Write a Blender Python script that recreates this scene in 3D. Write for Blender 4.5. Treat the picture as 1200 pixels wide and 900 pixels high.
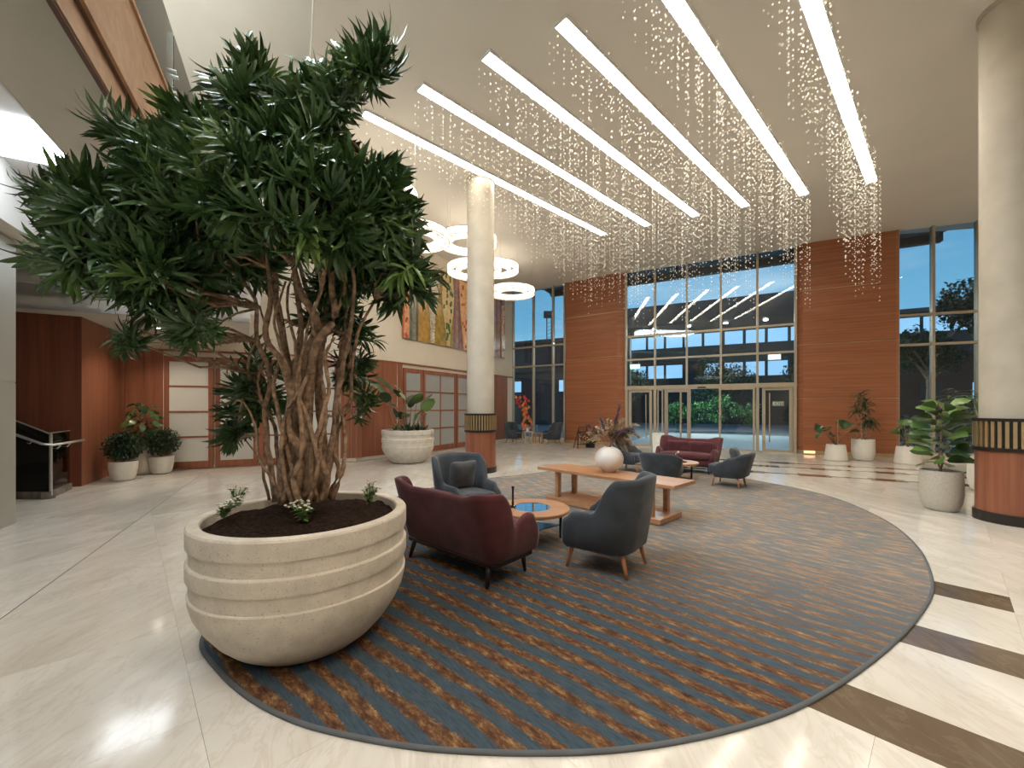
import bpy, bmesh, math, random
from mathutils import Vector, Matrix, noise
random.seed(11)
R = random.Random(5)
PI = math.pi
for o in list(bpy.data.objects): bpy.data.objects.remove(o)
C = bpy.context.scene.collection
S = bpy.context.scene

# ------------------------------------------------------------------ camera
F, HZ, EYE = 480.0, 477.0, 1.6
cam = bpy.data.cameras.new('camera'); co = bpy.data.objects.new('camera', cam); C.objects.link(co)
co.location = (0, 0, EYE); co.rotation_euler = (PI/2, 0, 0)
cam.sensor_width = 36; cam.lens = F/1200*36; cam.shift_y = (HZ-450)/1200; cam.clip_end = 400; cam.clip_start = .05
S.camera = co
S.view_settings.view_transform = 'Standard'; S.view_settings.look = 'None'
S.view_settings.gamma = 1; S.view_settings.exposure = 0.62; S.view_settings.use_curve_mapping = False

# ------------------------------------------------------------------ world: dusk sky with soft clouds
W = bpy.data.worlds.new('dusk'); S.world = W; W.use_nodes = True
nt = W.node_tree; nt.nodes.clear()
def N(t, k, **kw):
    n = t.nodes.new(k)
    for a, b in kw.items(): setattr(n, a, b)
    return n
tc = N(nt, 'ShaderNodeTexCoord'); sp = N(nt, 'ShaderNodeSeparateXYZ'); nt.links.new(tc.outputs['Generated'], sp.inputs[0])
rp = N(nt, 'ShaderNodeValToRGB'); e = rp.color_ramp.elements
e[0].position = 0; e[0].color = (.34, .56, .70, 1); e[1].position = .55; e[1].color = (.045, .17, .36, 1)
m_ = e.new(.16); m_.color = (.15, .41, .62, 1)
nt.links.new(sp.outputs['Z'], rp.inputs[0])
mp = N(nt, 'ShaderNodeMapping'); mp.inputs['Scale'].default_value = (1.6, 1.6, 7)
nz = N(nt, 'ShaderNodeTexNoise'); nz.inputs['Scale'].default_value = 1.6; nz.inputs['Detail'].default_value = 6
nt.links.new(tc.outputs['Generated'], mp.inputs[0]); nt.links.new(mp.outputs[0], nz.inputs['Vector'])
cr = N(nt, 'ShaderNodeValToRGB'); cr.color_ramp.elements[0].position = .48; cr.color_ramp.elements[1].position = .78
nt.links.new(nz.outputs['Fac'], cr.inputs[0])
mx = N(nt, 'ShaderNodeMix', data_type='RGBA'); mx.inputs[7].default_value = (.50, .66, .78, 1)
nt.links.new(cr.outputs[0], mx.inputs[0]); nt.links.new(rp.outputs[0], mx.inputs[6])
bg = N(nt, 'ShaderNodeBackground'); bg.inputs[1].default_value = 1.0
nt.links.new(mx.outputs[2], bg.inputs[0])
wo = N(nt, 'ShaderNodeOutputWorld'); nt.links.new(bg.outputs[0], wo.inputs[0])

# strengths of everything that glows
SLOT_E, RING_E, SKY_E, DOWN_W = 10.0, 1.1, 5.5, 75.0

def gp(px, py, h=0.0):                      # photograph pixel on the horizontal plane z=h -> world point
    d = (EYE-h)*F/(py-HZ); return Vector(((px-600)*d/F, d, h))
UX = Vector((510, 480, 0)).normalized(); VX = Vector((-UX.y, UX.x, 0))       # axes of slots / of rug and floor stripes
DX = Vector((-255, 480, 0)).normalized(); OX = Vector((DX.y, -DX.x, 0))      # axis of mezzanine; OX = offset to its right
EX = Vector((.885, -.466, 0)).normalized(); MX = Vector((-EX.y, EX.x, 0))    # along / away through the facade
def UV(u, v, z=0): p = UX*u+VX*v; p.z = z; return p
def DO(d, o, z=0): p = DX*d+OX*o; p.z = z; return p
def EM(e_, m, z=0): p = EX*e_+MX*m; p.z = z; return p
def hitx(px, a, b):                         # vertical plane through a,b met by the photograph column px
    s = (px-600)/F; t = (s*a.y-a.x)/((b.x-a.x)-s*(b.y-a.y)); return a.lerp(b, t)

# ------------------------------------------------------------------ area lamps (downlights are built with their lamps further down)
def arealamp(name, loc, size, sizey, watts, col, rot=(0, 0, 0)):
    l = bpy.data.lights.new(name, 'AREA'); l.shape = 'RECTANGLE'; l.size = size; l.size_y = sizey; l.energy = watts; l.color = col
    o = bpy.data.objects.new(name, l); o.location = loc; o.rotation_euler = rot; C.objects.link(o); return o

# ------------------------------------------------------------------ materials
MATS = {}
def base(name, col=(.5, .5, .5), rough=.5, metal=0, spec=.5, **k):
    m = bpy.data.materials.new(name); m.use_nodes = True; t = m.node_tree; b = t.nodes['Principled BSDF']
    b.inputs['Base Color'].default_value = (*col, 1); b.inputs['Roughness'].default_value = rough
    b.inputs['Metallic'].default_value = metal; b.inputs['Specular IOR Level'].default_value = spec
    for a, v in k.items(): b.inputs[a.replace('_', ' ')].default_value = v
    MATS[name] = m; return m, t, b
def ramp(t, stops, src):
    r = N(t, 'ShaderNodeValToRGB'); el = r.color_ramp.elements
    el[0].position, el[0].color = stops[0][0], (*stops[0][1], 1); el[1].position, el[1].color = stops[-1][0], (*stops[-1][1], 1)
    for p, c in stops[1:-1]: x = el.new(p); x.color = (*c, 1)
    t.links.new(src, r.inputs[0]); return r.outputs[0]
def noi(t, scale, detail=4, vec=None, rough=.5, dist=0):
    n = N(t, 'ShaderNodeTexNoise'); n.inputs['Scale'].default_value = scale; n.inputs['Detail'].default_value = detail
    n.inputs['Roughness'].default_value = rough; n.inputs['Distortion'].default_value = dist
    if vec is not None: t.links.new(vec, n.inputs['Vector'])
    return n.outputs['Fac']
def objmap(t, scale=(1, 1, 1), rot=(0, 0, 0), rnd=0, which='Object'):
    c = N(t, 'ShaderNodeTexCoord'); m = N(t, 'ShaderNodeMapping'); m.inputs['Scale'].default_value = scale; m.inputs['Rotation'].default_value = rot
    t.links.new(c.outputs[which], m.inputs[0])
    if rnd:
        oi = N(t, 'ShaderNodeObjectInfo'); cb = N(t, 'ShaderNodeCombineXYZ'); mu = N(t, 'ShaderNodeMath', operation='MULTIPLY'); mu.inputs[1].default_value = rnd
        t.links.new(oi.outputs['Random'], mu.inputs[0])
        for i in range(3): t.links.new(mu.outputs[0], cb.inputs[i])
        t.links.new(cb.outputs[0], m.inputs['Location'])
    return m.outputs[0]
def bump(t, b, src, st=.2, dist=.01):
    n = N(t, 'ShaderNodeBump'); n.inputs['Strength'].default_value = st; n.inputs['Distance'].default_value = dist
    t.links.new(src, n.inputs['Height']); t.links.new(n.outputs[0], b.inputs['Normal'])
def mix(t, a, b_, fac, mode='MIX'):
    m = N(t, 'ShaderNodeMix', data_type='RGBA', blend_type=mode)
    for s, i in ((a, 6), (b_, 7), (fac, 0)):
        if isinstance(s, tuple): m.inputs[i].default_value = (*s, 1)
        elif isinstance(s, (int, float)): m.inputs[i].default_value = s
        else: t.links.new(s, m.inputs[i])
    return m.outputs[2]
def plain(name, col, rough=.5, metal=0, spec=.5, var=.12, sc=8, bmp=0, bsc=60, **k):
    m, t, b = base(name, col, rough, metal, spec, **k)
    v = objmap(t); n = noi(t, sc, 4, v)
    lo = tuple(max(0, c*(1-var)) for c in col); hi = tuple(min(1, c*(1+var)) for c in col)
    t.links.new(ramp(t, [(.3, lo), (.7, hi)], n), b.inputs['Base Color'])
    if bmp: bump(t, b, noi(t, bsc, 3, v), bmp, .004)
    return m
def emis(name, col, st):
    m, t, b = base(name, (.8, .8, .8), .5); b.inputs['Emission Color'].default_value = (*col, 1); b.inputs['Emission Strength'].default_value = st; return m
def wood(name, lo, mid, hi, scale, rough=.38, rnd=7.0, which='Object', spec=.4):
    m, t, b = base(name, mid, rough, 0, spec)
    v = objmap(t, scale, rnd=rnd, which=which)
    n = noi(t, 1.0, 6, v, .6, .6); n2 = noi(t, 3.1, 3, v, .5, .3)
    c1 = ramp(t, [(.25, lo), (.5, mid), (.75, hi)], n); c2 = ramp(t, [(.35, (.78, .74, .72)), (.65, (1, 1, 1))], n2)
    t.links.new(mix(t, c1, c2, .7, 'MULTIPLY'), b.inputs['Base Color'])
    return m
def marble(name, lo, mid, hi, vein):
    m, t, b = base(name, mid, .10, 0, .38)
    c = N(t, 'ShaderNodeTexCoord'); mpn = N(t, 'ShaderNodeMapping'); mpn.inputs['Rotation'].default_value = (0, 0, .9)
    mpn.inputs['Scale'].default_value = (1.15, .38, 1)
    oi = N(t, 'ShaderNodeObjectInfo'); mu = N(t, 'ShaderNodeMath', operation='MULTIPLY'); mu.inputs[1].default_value = 9
    cb = N(t, 'ShaderNodeCombineXYZ'); t.links.new(oi.outputs['Random'], mu.inputs[0]); t.links.new(mu.outputs[0], cb.inputs[0]); t.links.new(mu.outputs[0], cb.inputs[2])
    t.links.new(c.outputs['Object'], mpn.inputs[0]); t.links.new(cb.outputs[0], mpn.inputs['Location'])
    n = noi(t, 1.3, 8, mpn.outputs[0], .62, 1.4); n2 = noi(t, 2.2, 5, mpn.outputs[0], .6, 2.6)
    col = ramp(t, [(.3, lo), (.5, mid), (.7, hi)], n)
    vn = ramp(t, [(.455, (0, 0, 0)), (.5, (1, 1, 1)), (.53, (0, 0, 0))], n2)
    mm = N(t, 'ShaderNodeMath', operation='MULTIPLY'); mm.inputs[1].default_value = .28; t.links.new(vn, mm.inputs[0])
    c2 = mix(t, col, vein, mm.outputs[0])
    rr = ramp(t, [(0, (.93, .92, .90)), (1, (1.0, 1.0, 1.0))], oi.outputs['Random'])
    t.links.new(mix(t, c2, rr, 1.0, 'MULTIPLY'), b.inputs['Base Color'])
    return m
def fabric(name, col, var=.25):
    m, t, b = base(name, col, .9, 0, .2); b.inputs['Sheen Weight'].default_value = .25; b.inputs['Sheen Roughness'].default_value = .4
    v = objmap(t); n = noi(t, 5, 4, v); w = noi(t, 350, 2, v)
    lo = tuple(c*(1-var) for c in col); hi = tuple(c*(1+var) for c in col)
    t.links.new(mix(t, ramp(t, [(.3, lo), (.7, hi)], n), ramp(t, [(.3, (.7, .7, .7)), (.7, (1, 1, 1))], w), .6, 'MULTIPLY'), b.inputs['Base Color'])
    bump(t, b, w, .25, .002); return m
def glassmat(name, tint=(.9, .95, .95), refl=1.0, ior=1.5):
    m = bpy.data.materials.new(name); m.use_nodes = True; t = m.node_tree; t.nodes.clear()
    tr = N(t, 'ShaderNodeBsdfTransparent'); tr.inputs[0].default_value = (*tint, 1)
    gl = N(t, 'ShaderNodeBsdfGlossy'); gl.inputs['Roughness'].default_value = .0
    fr = N(t, 'ShaderNodeFresnel'); fr.inputs[0].default_value = ior
    mu = N(t, 'ShaderNodeMath', operation='MULTIPLY'); mu.inputs[1].default_value = refl; mu.use_clamp = True; t.links.new(fr.outputs[0], mu.inputs[0])
    ms = N(t, 'ShaderNodeMixShader'); t.links.new(mu.outputs[0], ms.inputs[0]); t.links.new(tr.outputs[0], ms.inputs[1]); t.links.new(gl.outputs[0], ms.inputs[2])
    o = N(t, 'ShaderNodeOutputMaterial'); t.links.new(ms.outputs[0], o.inputs[0]); MATS[name] = m; return m

plaster = plain('plaster', (.64, .60, .53), .7, var=.03, sc=1.5)
plaster_w = plain('plaster_white', (.66, .65, .63), .7, var=.03, sc=1.5)
cream = plain('cream_wall', (.66, .58, .46), .65, var=.03, sc=1.5)
ceilm = plain('ceiling_paint', (.70, .65, .58), .75, var=.02, sc=1)
marb = marble('marble_cream', (.60, .555, .49), (.70, .665, .61), (.78, .755, .71), (.50, .41, .32))
marbdk = marble('marble_brown', (.11, .078, .052), (.145, .103, .07), (.18, .13, .09), (.25, .2, .14))
grout = plain('grout', (.46, .42, .37), .5, var=.1)
seam_m = plain('dark_joint', (.10, .09, .08), .5)
wood_h = wood('facade_veneer', (.25, .085, .04), (.36, .135, .062), (.46, .19, .09), (.35, .35, 26), rnd=5)
wood_v = wood('panel_veneer', (.20, .066, .036), (.29, .105, .056), (.37, .145, .078), (9, 9, .28), rnd=5)
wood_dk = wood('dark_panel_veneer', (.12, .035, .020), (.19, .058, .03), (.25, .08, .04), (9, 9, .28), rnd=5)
wood_tan = wood('mezzanine_veneer', (.42, .24, .13), (.52, .31, .18), (.58, .37, .23), (.5, 4, 4), rnd=5)
wood_br = plain('brown_edge', (.14, .06, .04), .4, var=.1)
wood_tb = wood('table_oak', (.38, .19, .09), (.48, .25, .125), (.56, .31, .17), (1.2, 12, 12), rough=.3)
wood_leg = wood('beech_leg', (.38, .15, .07), (.48, .21, .10), (.55, .26, .13), (20, 20, 2))
black = plain('black_lacquer', (.012, .011, .011), .35)
blackm = plain('black_band', (.02, .016, .014), .3)
brass = plain('brass_slat', (.55, .40, .22), .35, .75, var=.08)
bronze = plain('bronze_frame', (.44, .37, .27), .42, .25, var=.05)
taupe = plain('taupe_frame', (.33, .28, .22), .45, .2, var=.05)
steel = plain('brushed_steel', (.62, .62, .6), .3, .9, var=.05)
metalp = plain('metal_cladding', (.42, .42, .38), .35, .35, var=.05, sc=1.2)
column_m = plain('column_plaster', (.50, .45, .365), .55, var=.10, sc=2.6, bmp=.12, bsc=22)
stone_pot = plain('cast_stone', (.66, .60, .51), .85, var=.10, sc=9, bmp=.6, bsc=110)
_t = stone_pot.node_tree; _b = _t.nodes['Principled BSDF']; _src = _b.inputs['Base Color'].links[0].from_socket
_pit = ramp(_t, [(.30, (.62, .54, .45)), (.40, (1, 1, 1))], noi(_t, 75, 3, objmap(_t), .6)); _t.links.new(mix(_t, _src, _pit, .8, 'MULTIPLY'), _b.inputs['Base Color'])
white_pot = plain('white_pot', (.72, .67, .59), .55, var=.04)
grey_pot = plain('grey_speckled_pot', (.48, .44, .37), .7, var=.12, sc=40, bmp=.2, bsc=80)
soil = plain('soil', (.026, .016, .012), 1.0, spec=.05, var=.6, sc=40, bmp=1.0, bsc=60)
bark = plain('bark', (.30, .195, .125), .85, var=.55, sc=26, bmp=1.0, bsc=60)
def leafmat(name, lo, hi, rough=.32):
    m, t, b = base(name, lo, rough, 0, .5); v = objmap(t, rnd=9)
    n = noi(t, 2.5, 2, v); t.links.new(ramp(t, [(.32, lo), (.68, hi)], n), b.inputs['Base Color'])
    b.inputs['Subsurface Weight'].default_value = 0.0; return m
leaf_t = leafmat('tree_leaf', (.026, .065, .022), (.075, .15, .045), .3)
leaf_l = leafmat('light_leaf', (.08, .16, .035), (.17, .28, .075))
leaf_d = leafmat('dark_leaf', (.018, .045, .022), (.045, .09, .038))
leaf_p = leafmat('pale_leaf', (.17, .26, .12), (.33, .40, .25))
burg = fabric('burgundy_cloth', (.110, .034, .040))
greyf = fabric('charcoal_cloth', (.062, .072, .085))
greyc = fabric('cushion_cloth', (.11, .115, .125))
frost = plain('frosted_glass', (.60, .58, .53), .22, var=.05, sc=.8)
frost_g = plain('frosted_glass_grey', (.34, .345, .33), .22, var=.05, sc=.8)
glass = glassmat('window_glass', (.84, .89, .91), 1.5)
glass_c = glassmat('clear_glass', (.86, .93, .91), 1.2)
glass_d = glassmat('smoked_glass', (.42, .45, .44), 1.5)
shelfg, _, _ = base('blue_glass_shelf', (.06, .11, .14), .08)
mirror, _, _ = base('mirror_inlay', (.55, .62, .68), .02, 1.0)
crystal = bpy.data.materials.new('crystal'); crystal.use_nodes = True; _t = crystal.node_tree; _t.nodes.clear()
_d = N(_t, 'ShaderNodeBsdfDiffuse'); _d.inputs[0].default_value = (.96, .95, .92, 1); _r = N(_t, 'ShaderNodeBsdfTranslucent'); _r.inputs[0].default_value = (.98, .97, .94, 1)
_m = N(_t, 'ShaderNodeMixShader'); _m.inputs[0].default_value = .55; _o = N(_t, 'ShaderNodeOutputMaterial')
_t.links.new(_d.outputs[0], _m.inputs[1]); _t.links.new(_r.outputs[0], _m.inputs[2]); _t.links.new(_m.outputs[0], _o.inputs[0])
slot_m = emis('slot_diffuser', (1.0, .90, .74), SLOT_E)
bulb_m = emis('bulb', (1.0, .93, .82), 90)
ring_m = emis('chandelier_crystal', (1.0, .90, .74), RING_E)
_t = ring_m.node_tree; _n = noi(_t, 14, 3, objmap(_t)); _q = N(_t, 'ShaderNodeMapRange'); _q.inputs[1].default_value = .35; _q.inputs[2].default_value = .65; _q.inputs[3].default_value = RING_E*.35; _q.inputs[4].default_value = RING_E*1.8
_t.links.new(_n, _q.inputs[0]); _t.links.new(_q.outputs[0], _t.nodes['Principled BSDF'].inputs['Emission Strength'])
skyl_m = emis('skylight_panel', (.86, .94, 1.0), SKY_E)
down_m = emis('downlight_lens', (1.0, .92, .8), 25)
exit_m = emis('exit_panel', (.35, 1.0, .70), 1.0)
curt_m = emis('window_sky_glow', (.26, .52, .78), .8)  # pane glow stands in for reflected sky
vase_m = plain('white_ceramic', (.78, .72, .66), .35, var=.03)
road = plain('road', (.12, .13, .14), .7, var=.2)
darkb = plain('dark_building', (.035, .033, .032), .6)
darkg = plain('canopy_dark', (.035, .034, .036), .5)

# ------------------------------------------------------------------ mesh helpers
def obj(name, verts, faces, mat, parent=None, smooth=False, bevel=0, sub=0):
    me = bpy.data.meshes.new(name); me.from_pydata([tuple(v) for v in verts], [], faces); me.update()
    if smooth:
        me.polygons.foreach_set('use_smooth', [True]*len(me.polygons))
        if smooth == 'auto': me.set_sharp_from_angle(angle=.5)
    me.materials.append(mat); o = bpy.data.objects.new(name, me); C.objects.link(o)
    if parent: o.parent = parent
    if bevel: b = o.modifiers.new('bevel', 'BEVEL'); b.width = bevel; b.segments = 2; b.limit_method = 'ANGLE'
    if sub: s = o.modifiers.new('sub', 'SUBSURF'); s.levels = sub; s.render_levels = sub
    return o
class MB:
    def __init__(s): s.v = []; s.f = []
    def add(s, v, f, M=None):
        n = len(s.v); s.v += [(M @ Vector(p)) if M else Vector(p) for p in v]; s.f += [tuple(i+n for i in q) for q in f]
    def box(s, c, d, rz=0, M=None):
        x, y, z = d[0]/2, d[1]/2, d[2]/2
        v = [(-x,-y,-z),(x,-y,-z),(x,y,-z),(-x,y,-z),(-x,-y,z),(x,-y,z),(x,y,z),(-x,y,z)]
        f = [(0,3,2,1),(4,5,6,7),(0,1,5,4),(1,2,6,5),(2,3,7,6),(3,0,4,7)]
        T = Matrix.Translation(c) @ Matrix.Rotation(rz, 4, 'Z'); s.add(v, f, (M @ T) if M else T)
    def prism(s, poly, z0, z1):
        n = len(poly); v = [(p[0], p[1], z0) for p in poly]+[(p[0], p[1], z1) for p in poly]
        a = sum(poly[i][0]*poly[(i+1) % n][1]-poly[(i+1) % n][0]*poly[i][1] for i in range(n))
        if a < 0: v = [(p[0], p[1], z0) for p in poly[::-1]]+[(p[0], p[1], z1) for p in poly[::-1]]
        s.add(v, [tuple(range(n-1, -1, -1)), tuple(range(n, 2*n))]+[(i, (i+1) % n, n+(i+1) % n, n+i) for i in range(n)])
    def lathe(s, prof, c=(0, 0, 0), seg=40, caps=True):
        n = len(prof); v = []; f = []
        for i in range(seg):
            a = 2*PI*i/seg
            for r, z in prof: v.append((c[0]+r*math.cos(a), c[1]+r*math.sin(a), c[2]+z))
        for i in range(seg):
            j = (i+1) % seg
            for k in range(n-1): f.append((i*n+k, j*n+k, j*n+k+1, i*n+k+1))
        if caps:
            if prof[0][0] > 1e-4: f.append(tuple(i*n for i in range(seg-1, -1, -1)))
            if prof[-1][0] > 1e-4: f.append(tuple(i*n+n-1 for i in range(seg)))
        s.add(v, f)
    def tube(s, pts, rad, seg=6):
        pts = [Vector(p) for p in pts]; n = len(pts)
        if not isinstance(rad, (list, tuple)): rad = [rad]*n
        up = Vector((0.13, .21, 1)); v = []; f = []
        for i, p in enumerate(pts):
            d = (pts[min(i+1, n-1)]-pts[max(i-1, 0)]).normalized()
            a = d.cross(up if abs(d.dot(up.normalized())) < .95 else Vector((1, 0, 0))).normalized(); b = d.cross(a)
            for k in range(seg):
                t = 2*PI*k/seg; v.append(p+(a*math.cos(t)+b*math.sin(t))*rad[i])
        for i in range(n-1):
            for k in range(seg):
                l = (k+1) % seg; f.append((i*seg+k, i*seg+l, (i+1)*seg+l, (i+1)*seg+k))
        f.append(tuple(range(seg-1, -1, -1))); f.append(tuple((n-1)*seg+k for k in range(seg)))
        s.add(v, f)
    def wallseg(s, a, b, z0, z1, th):         # box from a to b, thickness th to the left of a->b (negative: right)
        d = (b-a).normalized(); n = Vector((-d.y, d.x, 0))*th
        s.prism([a.xy, b.xy, (b+n).xy, (a+n).xy], z0, z1)
    def go(s, name, mat, parent=None, **k): return obj(name, s.v, s.f, mat, parent, **k)
def thing(name, label, cat, loc=(0, 0, 0), rz=0, group=None):
    o = bpy.data.objects.new(name, None); C.objects.link(o); o.location = loc; o.rotation_euler = (0, 0, rz); o.empty_display_size = .1
    o['label'] = label; o['category'] = cat
    if group: o['group'] = group
    return o
def tag(o, label, cat, group=None, kind=None):
    o['label'] = label; o['category'] = cat
    if group: o['group'] = group
    if kind: o['kind'] = kind
    return o
def struct(o): o['kind'] = 'structure'; return o
def sroot(name): o = bpy.data.objects.new(name, None); C.objects.link(o); o['kind'] = 'structure'; return o
def kids(o): return [c for c in bpy.data.objects if c.parent == o]
def dup(root, loc, rz, label, group=None):
    r = root.copy(); C.objects.link(r); r.location = loc; r.rotation_euler = (0, 0, rz); r['label'] = label
    if group: r['group'] = group
    for ch in kids(root):
        c = ch.copy(); C.objects.link(c); c.parent = r
        for g in kids(ch): d = g.copy(); C.objects.link(d); d.parent = c
    return r

H = 7.2
# ================================================================== FLOOR
floor = struct(obj('floor', [(-14, -7, -.012), (20, -7, -.012), (20, 9, -.012), (0, 21, -.012), (-14, 21, -.012)], [(0, 1, 2, 3, 4)], grout))
def clip(poly, n, c):                         # keep n.p <= c
    out = []
    for i in range(len(poly)):
        a, b = poly[i], poly[(i+1) % len(poly)]; da, db = n.x*a.x+n.y*a.y-c, n.x*b.x+n.y*b.y-c
        if da <= 0: out.append(a)
        if (da < 0 < db) or (db < 0 < da): out.append(a.lerp(b, da/(da-db)))
    return out
SEAM, MZ = -1.96, 11.4
LW = [Vector((-13.6, 8.45, 0)), Vector((-4.6, 12.1, 0)), Vector((-3.75, 13.3, 0)), Vector((.02, 20.05, 0))]
FC = [Vector((.02, 20.05, 0)), Vector((2.42, 18.46, 0)), Vector((4.37, 17.07, 0)), Vector((9.95, 14.0, 0)), Vector((12.2, 12.92, 0)), Vector((17.6, 10.85, 0))]
ROOM = [Vector((-13.6, -6.5, 0))]+LW+FC[1:]+[Vector((17.6, -6.5, 0))]
def inside(p):
    c = False; n = len(ROOM)
    for i in range(n):
        a, b = ROOM[i], ROOM[(i+1) % n]
        if (a.y > p.y) != (b.y > p.y) and p.x < (b.x-a.x)*(p.y-a.y)/(b.y-a.y)+a.x: c = not c
    return c
tiles = []                                    # (poly, dark)
def addtile(fr, a0, a1, b0, b1, dark, zone):
    g = .0006; pts = [fr(a0+g, b0+g), fr(a1-g, b0+g), fr(a1-g, b1-g), fr(a0+g, b1-g)]
    if zone == 'uv':
        pts = clip(pts, -OX, -(SEAM+.006))
        if len(pts) > 2: pts = clip(pts, MX, MZ-.004)
    elif zone == 'em':
        pts = clip(pts, -MX, -(MZ))
        if len(pts) > 2: pts = clip(pts, -OX, -(SEAM+.006))
    else: pts = clip(pts, OX, SEAM-.006)
    if len(pts) < 3: return
    c = sum(pts, Vector((0, 0, 0)))/len(pts)
    ar = abs(sum(pts[i].x*pts[(i+1) % len(pts)].y-pts[(i+1) % len(pts)].x*pts[i].y for i in range(len(pts))))/2
    if ar < .004 or not (inside(c)): return
    tiles.append((pts, dark, c))
for k in range(-12, 16):
    u0 = 2.65+1.19*k; u1 = u0+.38; off = (k % 2)*.6
    strip = 0 <= k <= 2
    for j in range(-14, 18):
        v0 = -.36+1.2*j+(0 if strip else off)
        if strip:
            dark = (-5 <= j <= 3) if k < 2 else (0 <= j <= 3)
            addtile(UV, u0, u1, v0, v0+1.2, dark, 'uv'); addtile(UV, u1, u0+1.19, v0, v0+1.2, False, 'uv')
        else: addtile(UV, u0, u0+1.19, v0, v0+1.2, False, 'uv')
rows = [(11.4, 11.56, 0), (11.56, 11.94, 1.48), (11.94, 12.86, 0), (12.86, 13.24, .6), (13.24, 13.8, 0), (13.8, 14.18, 1.06), (14.18, 15.3, 0), (15.3, 16.4, 0), (16.4, 17.5, 0)]
for m0, m1, st in rows:
    for j in range(-8, 10):
        if st == 0 or j < -2: addtile(EM, j*1.3, j*1.3+1.3, m0, m1, False, 'em')
        else:
            s0 = st+1.3*(j-1 if st > 1 else j); addtile(EM, s0, s0+.62, m0, m1, True, 'em')
            q = (m1-m0); addtile(EM, s0+.62, s0+1.3, m0, m0+q*.32, False, 'em'); addtile(EM, s0+.62, s0+1.3, m0+q*.32, m0+q*.68, True, 'em'); addtile(EM, s0+.62, s0+1.3, m0+q*.68, m1, False, 'em')
for i in range(-6, 16):
    for j in range(0, 12): addtile(DO, i*1.2-.1+(j % 2)*.6, i*1.2+1.1+(j % 2)*.6, SEAM-1.2*(j+1), SEAM-1.2*j, False, 'do')
def vis(c): return c.y > .8 and abs(c.x) < c.y*1.28
tiles.sort(key=lambda t: (0 if vis(t[2]) else 1, t[2].length))
rest = {True: MB(), False: MB()}; cnt = 0
for pts, dark, c in tiles:
    if cnt < 295 and vis(c):
        m = MB(); m.prism([(p.x, p.y) for p in pts], -.011, 0); m.go('tile', marbdk if dark else marb, floor); cnt += 1
    else: rest[dark].prism([(p.x, p.y) for p in pts], -.011, 0)
m = MB(); m.prism([DO(-6, SEAM-.006).xy, DO(-6, SEAM+.006).xy, DO(16, SEAM+.006).xy, DO(16, SEAM-.006).xy], -.011, -.001); m.go('dark_joint', seam_m, floor)
for d_ in rest: o = rest[d_].go('tile', marbdk if d_ else marb, floor); o['kind'] = 'stuff'

# ================================================================== CEILING, MEZZANINE
cx = []
EDGE = .25
a = DO(-9, EDGE); b = DO(22, EDGE)
m = MB(); m.prism([DO(-9, EDGE).xy, (18.5, DO(-9, EDGE).y), (18.5, 12), (12.4, 13.3), (10.0, 14.35), (4.75, 17.2), (2.6, 18.8), (0.0, 20.5), DO(22.5, EDGE).xy], H, H+.25)
ceil = struct(m.go('ceiling', ceilm))
m = MB(); m.prism([DO(-9, -14).xy, DO(-9, EDGE).xy, DO(22, EDGE).xy, DO(22, -14).xy], 7.6, 7.8); struct(m.go('ceiling_upper', plaster))
m = MB(); m.prism([DO(-9, EDGE-.02).xy, DO(-9, EDGE).xy, DO(22, EDGE).xy, DO(22, EDGE-.02).xy], H, 7.6); struct(m.go('trim_1', plaster))
# mezzanine deck with veneered edge
mz = struct(sroot('mezzanine'))
d0, d1 = -6.5, 13.4
def dbox(name, mat, o0, o1, z0, z1, a0=d0, a1=d1, par=mz, **k):
    m = MB(); m.prism([DO(a0, o0).xy, DO(a0, o1).xy, DO(a1, o1).xy, DO(a1, o0).xy], z0, z1); return m.go(name, mat, par, **k)
L = 2.4; q = d0
while q < d1-.01:
    dbox('veneer_panel', wood_tan, -1.262, -1.234, 4.3, 5.08, q+.004, min(q+L, d1)-.004); q += L
dbox('shadow_groove', wood_br, -1.40, -1.262, 4.30, 4.36)
dbox('edge_cap', wood_br, -1.30, -1.225, 5.08, 5.12)
dbox('edge_bead', wood_tan, -1.245, -1.210, 5.04, 5.08)
dbox('veneer_board', wood_tan, -1.315, -1.290, 4.09, 4.36)
dbox('soffit_edge', wood_br, -1.337, -1.300, 4.075, 4.10)
dbox('soffit', plaster, -1.98, -1.337, 4.09, 4.4)
dbox('deck', plaster, -9.5, -1.262, 4.95, 5.06)
dbox('well_side', plaster_w, -2.0, -1.98, 4.085, 4.95)
dbox('well_side', plaster_w, -3.18, -3.16, 3.9, 4.95)
dbox('well_ceiling', plaster_w, -3.18, -1.98, 4.66, 4.70)
dbox('soffit', plaster, -3.83, -3.18, 3.9, 4.4)
dbox('well_ceiling', plaster, -9.5, -3.83, 4.35, 4.40)
for k, dc in enumerate((-.6, 3.1, 6.75, 10.4)):
    dbox('skylight_panel', skyl_m, -3.14, -2.03, 4.63, 4.66, dc-.5, dc+.5)
# balustrade on its edge
bal = thing('glass_balustrade', 'clear glass balustrade with steel fixings along the mezzanine edge', 'railing', DO(d0, -1.25, 5.12))
bal.location = (0, 0, 0)
q = d0; 
while q < d1-.2:
    dbox('glass_pane', glass_c, -1.262, -1.25, 5.1, 5.97, q+.01, q+1.39, bal)
    for zz in (5.25, 5.5):
        m = MB(); p = DO(q+.05, -1.25, zz); m.tube([p+OX*-.03, p+OX*.035], .022, 8); m.go('fixing', steel, bal)
        m = MB(); p = DO(q+1.35, -1.25, zz); m.tube([p+OX*-.03, p+OX*.035], .022, 8); m.go('fixing', steel, bal)
    q += 1.4
m = MB(); m.tube([DO(d0, -1.31, 5.78), DO(d1, -1.31, 5.78)], .02, 8); m.go('rail', steel, bal)
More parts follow.
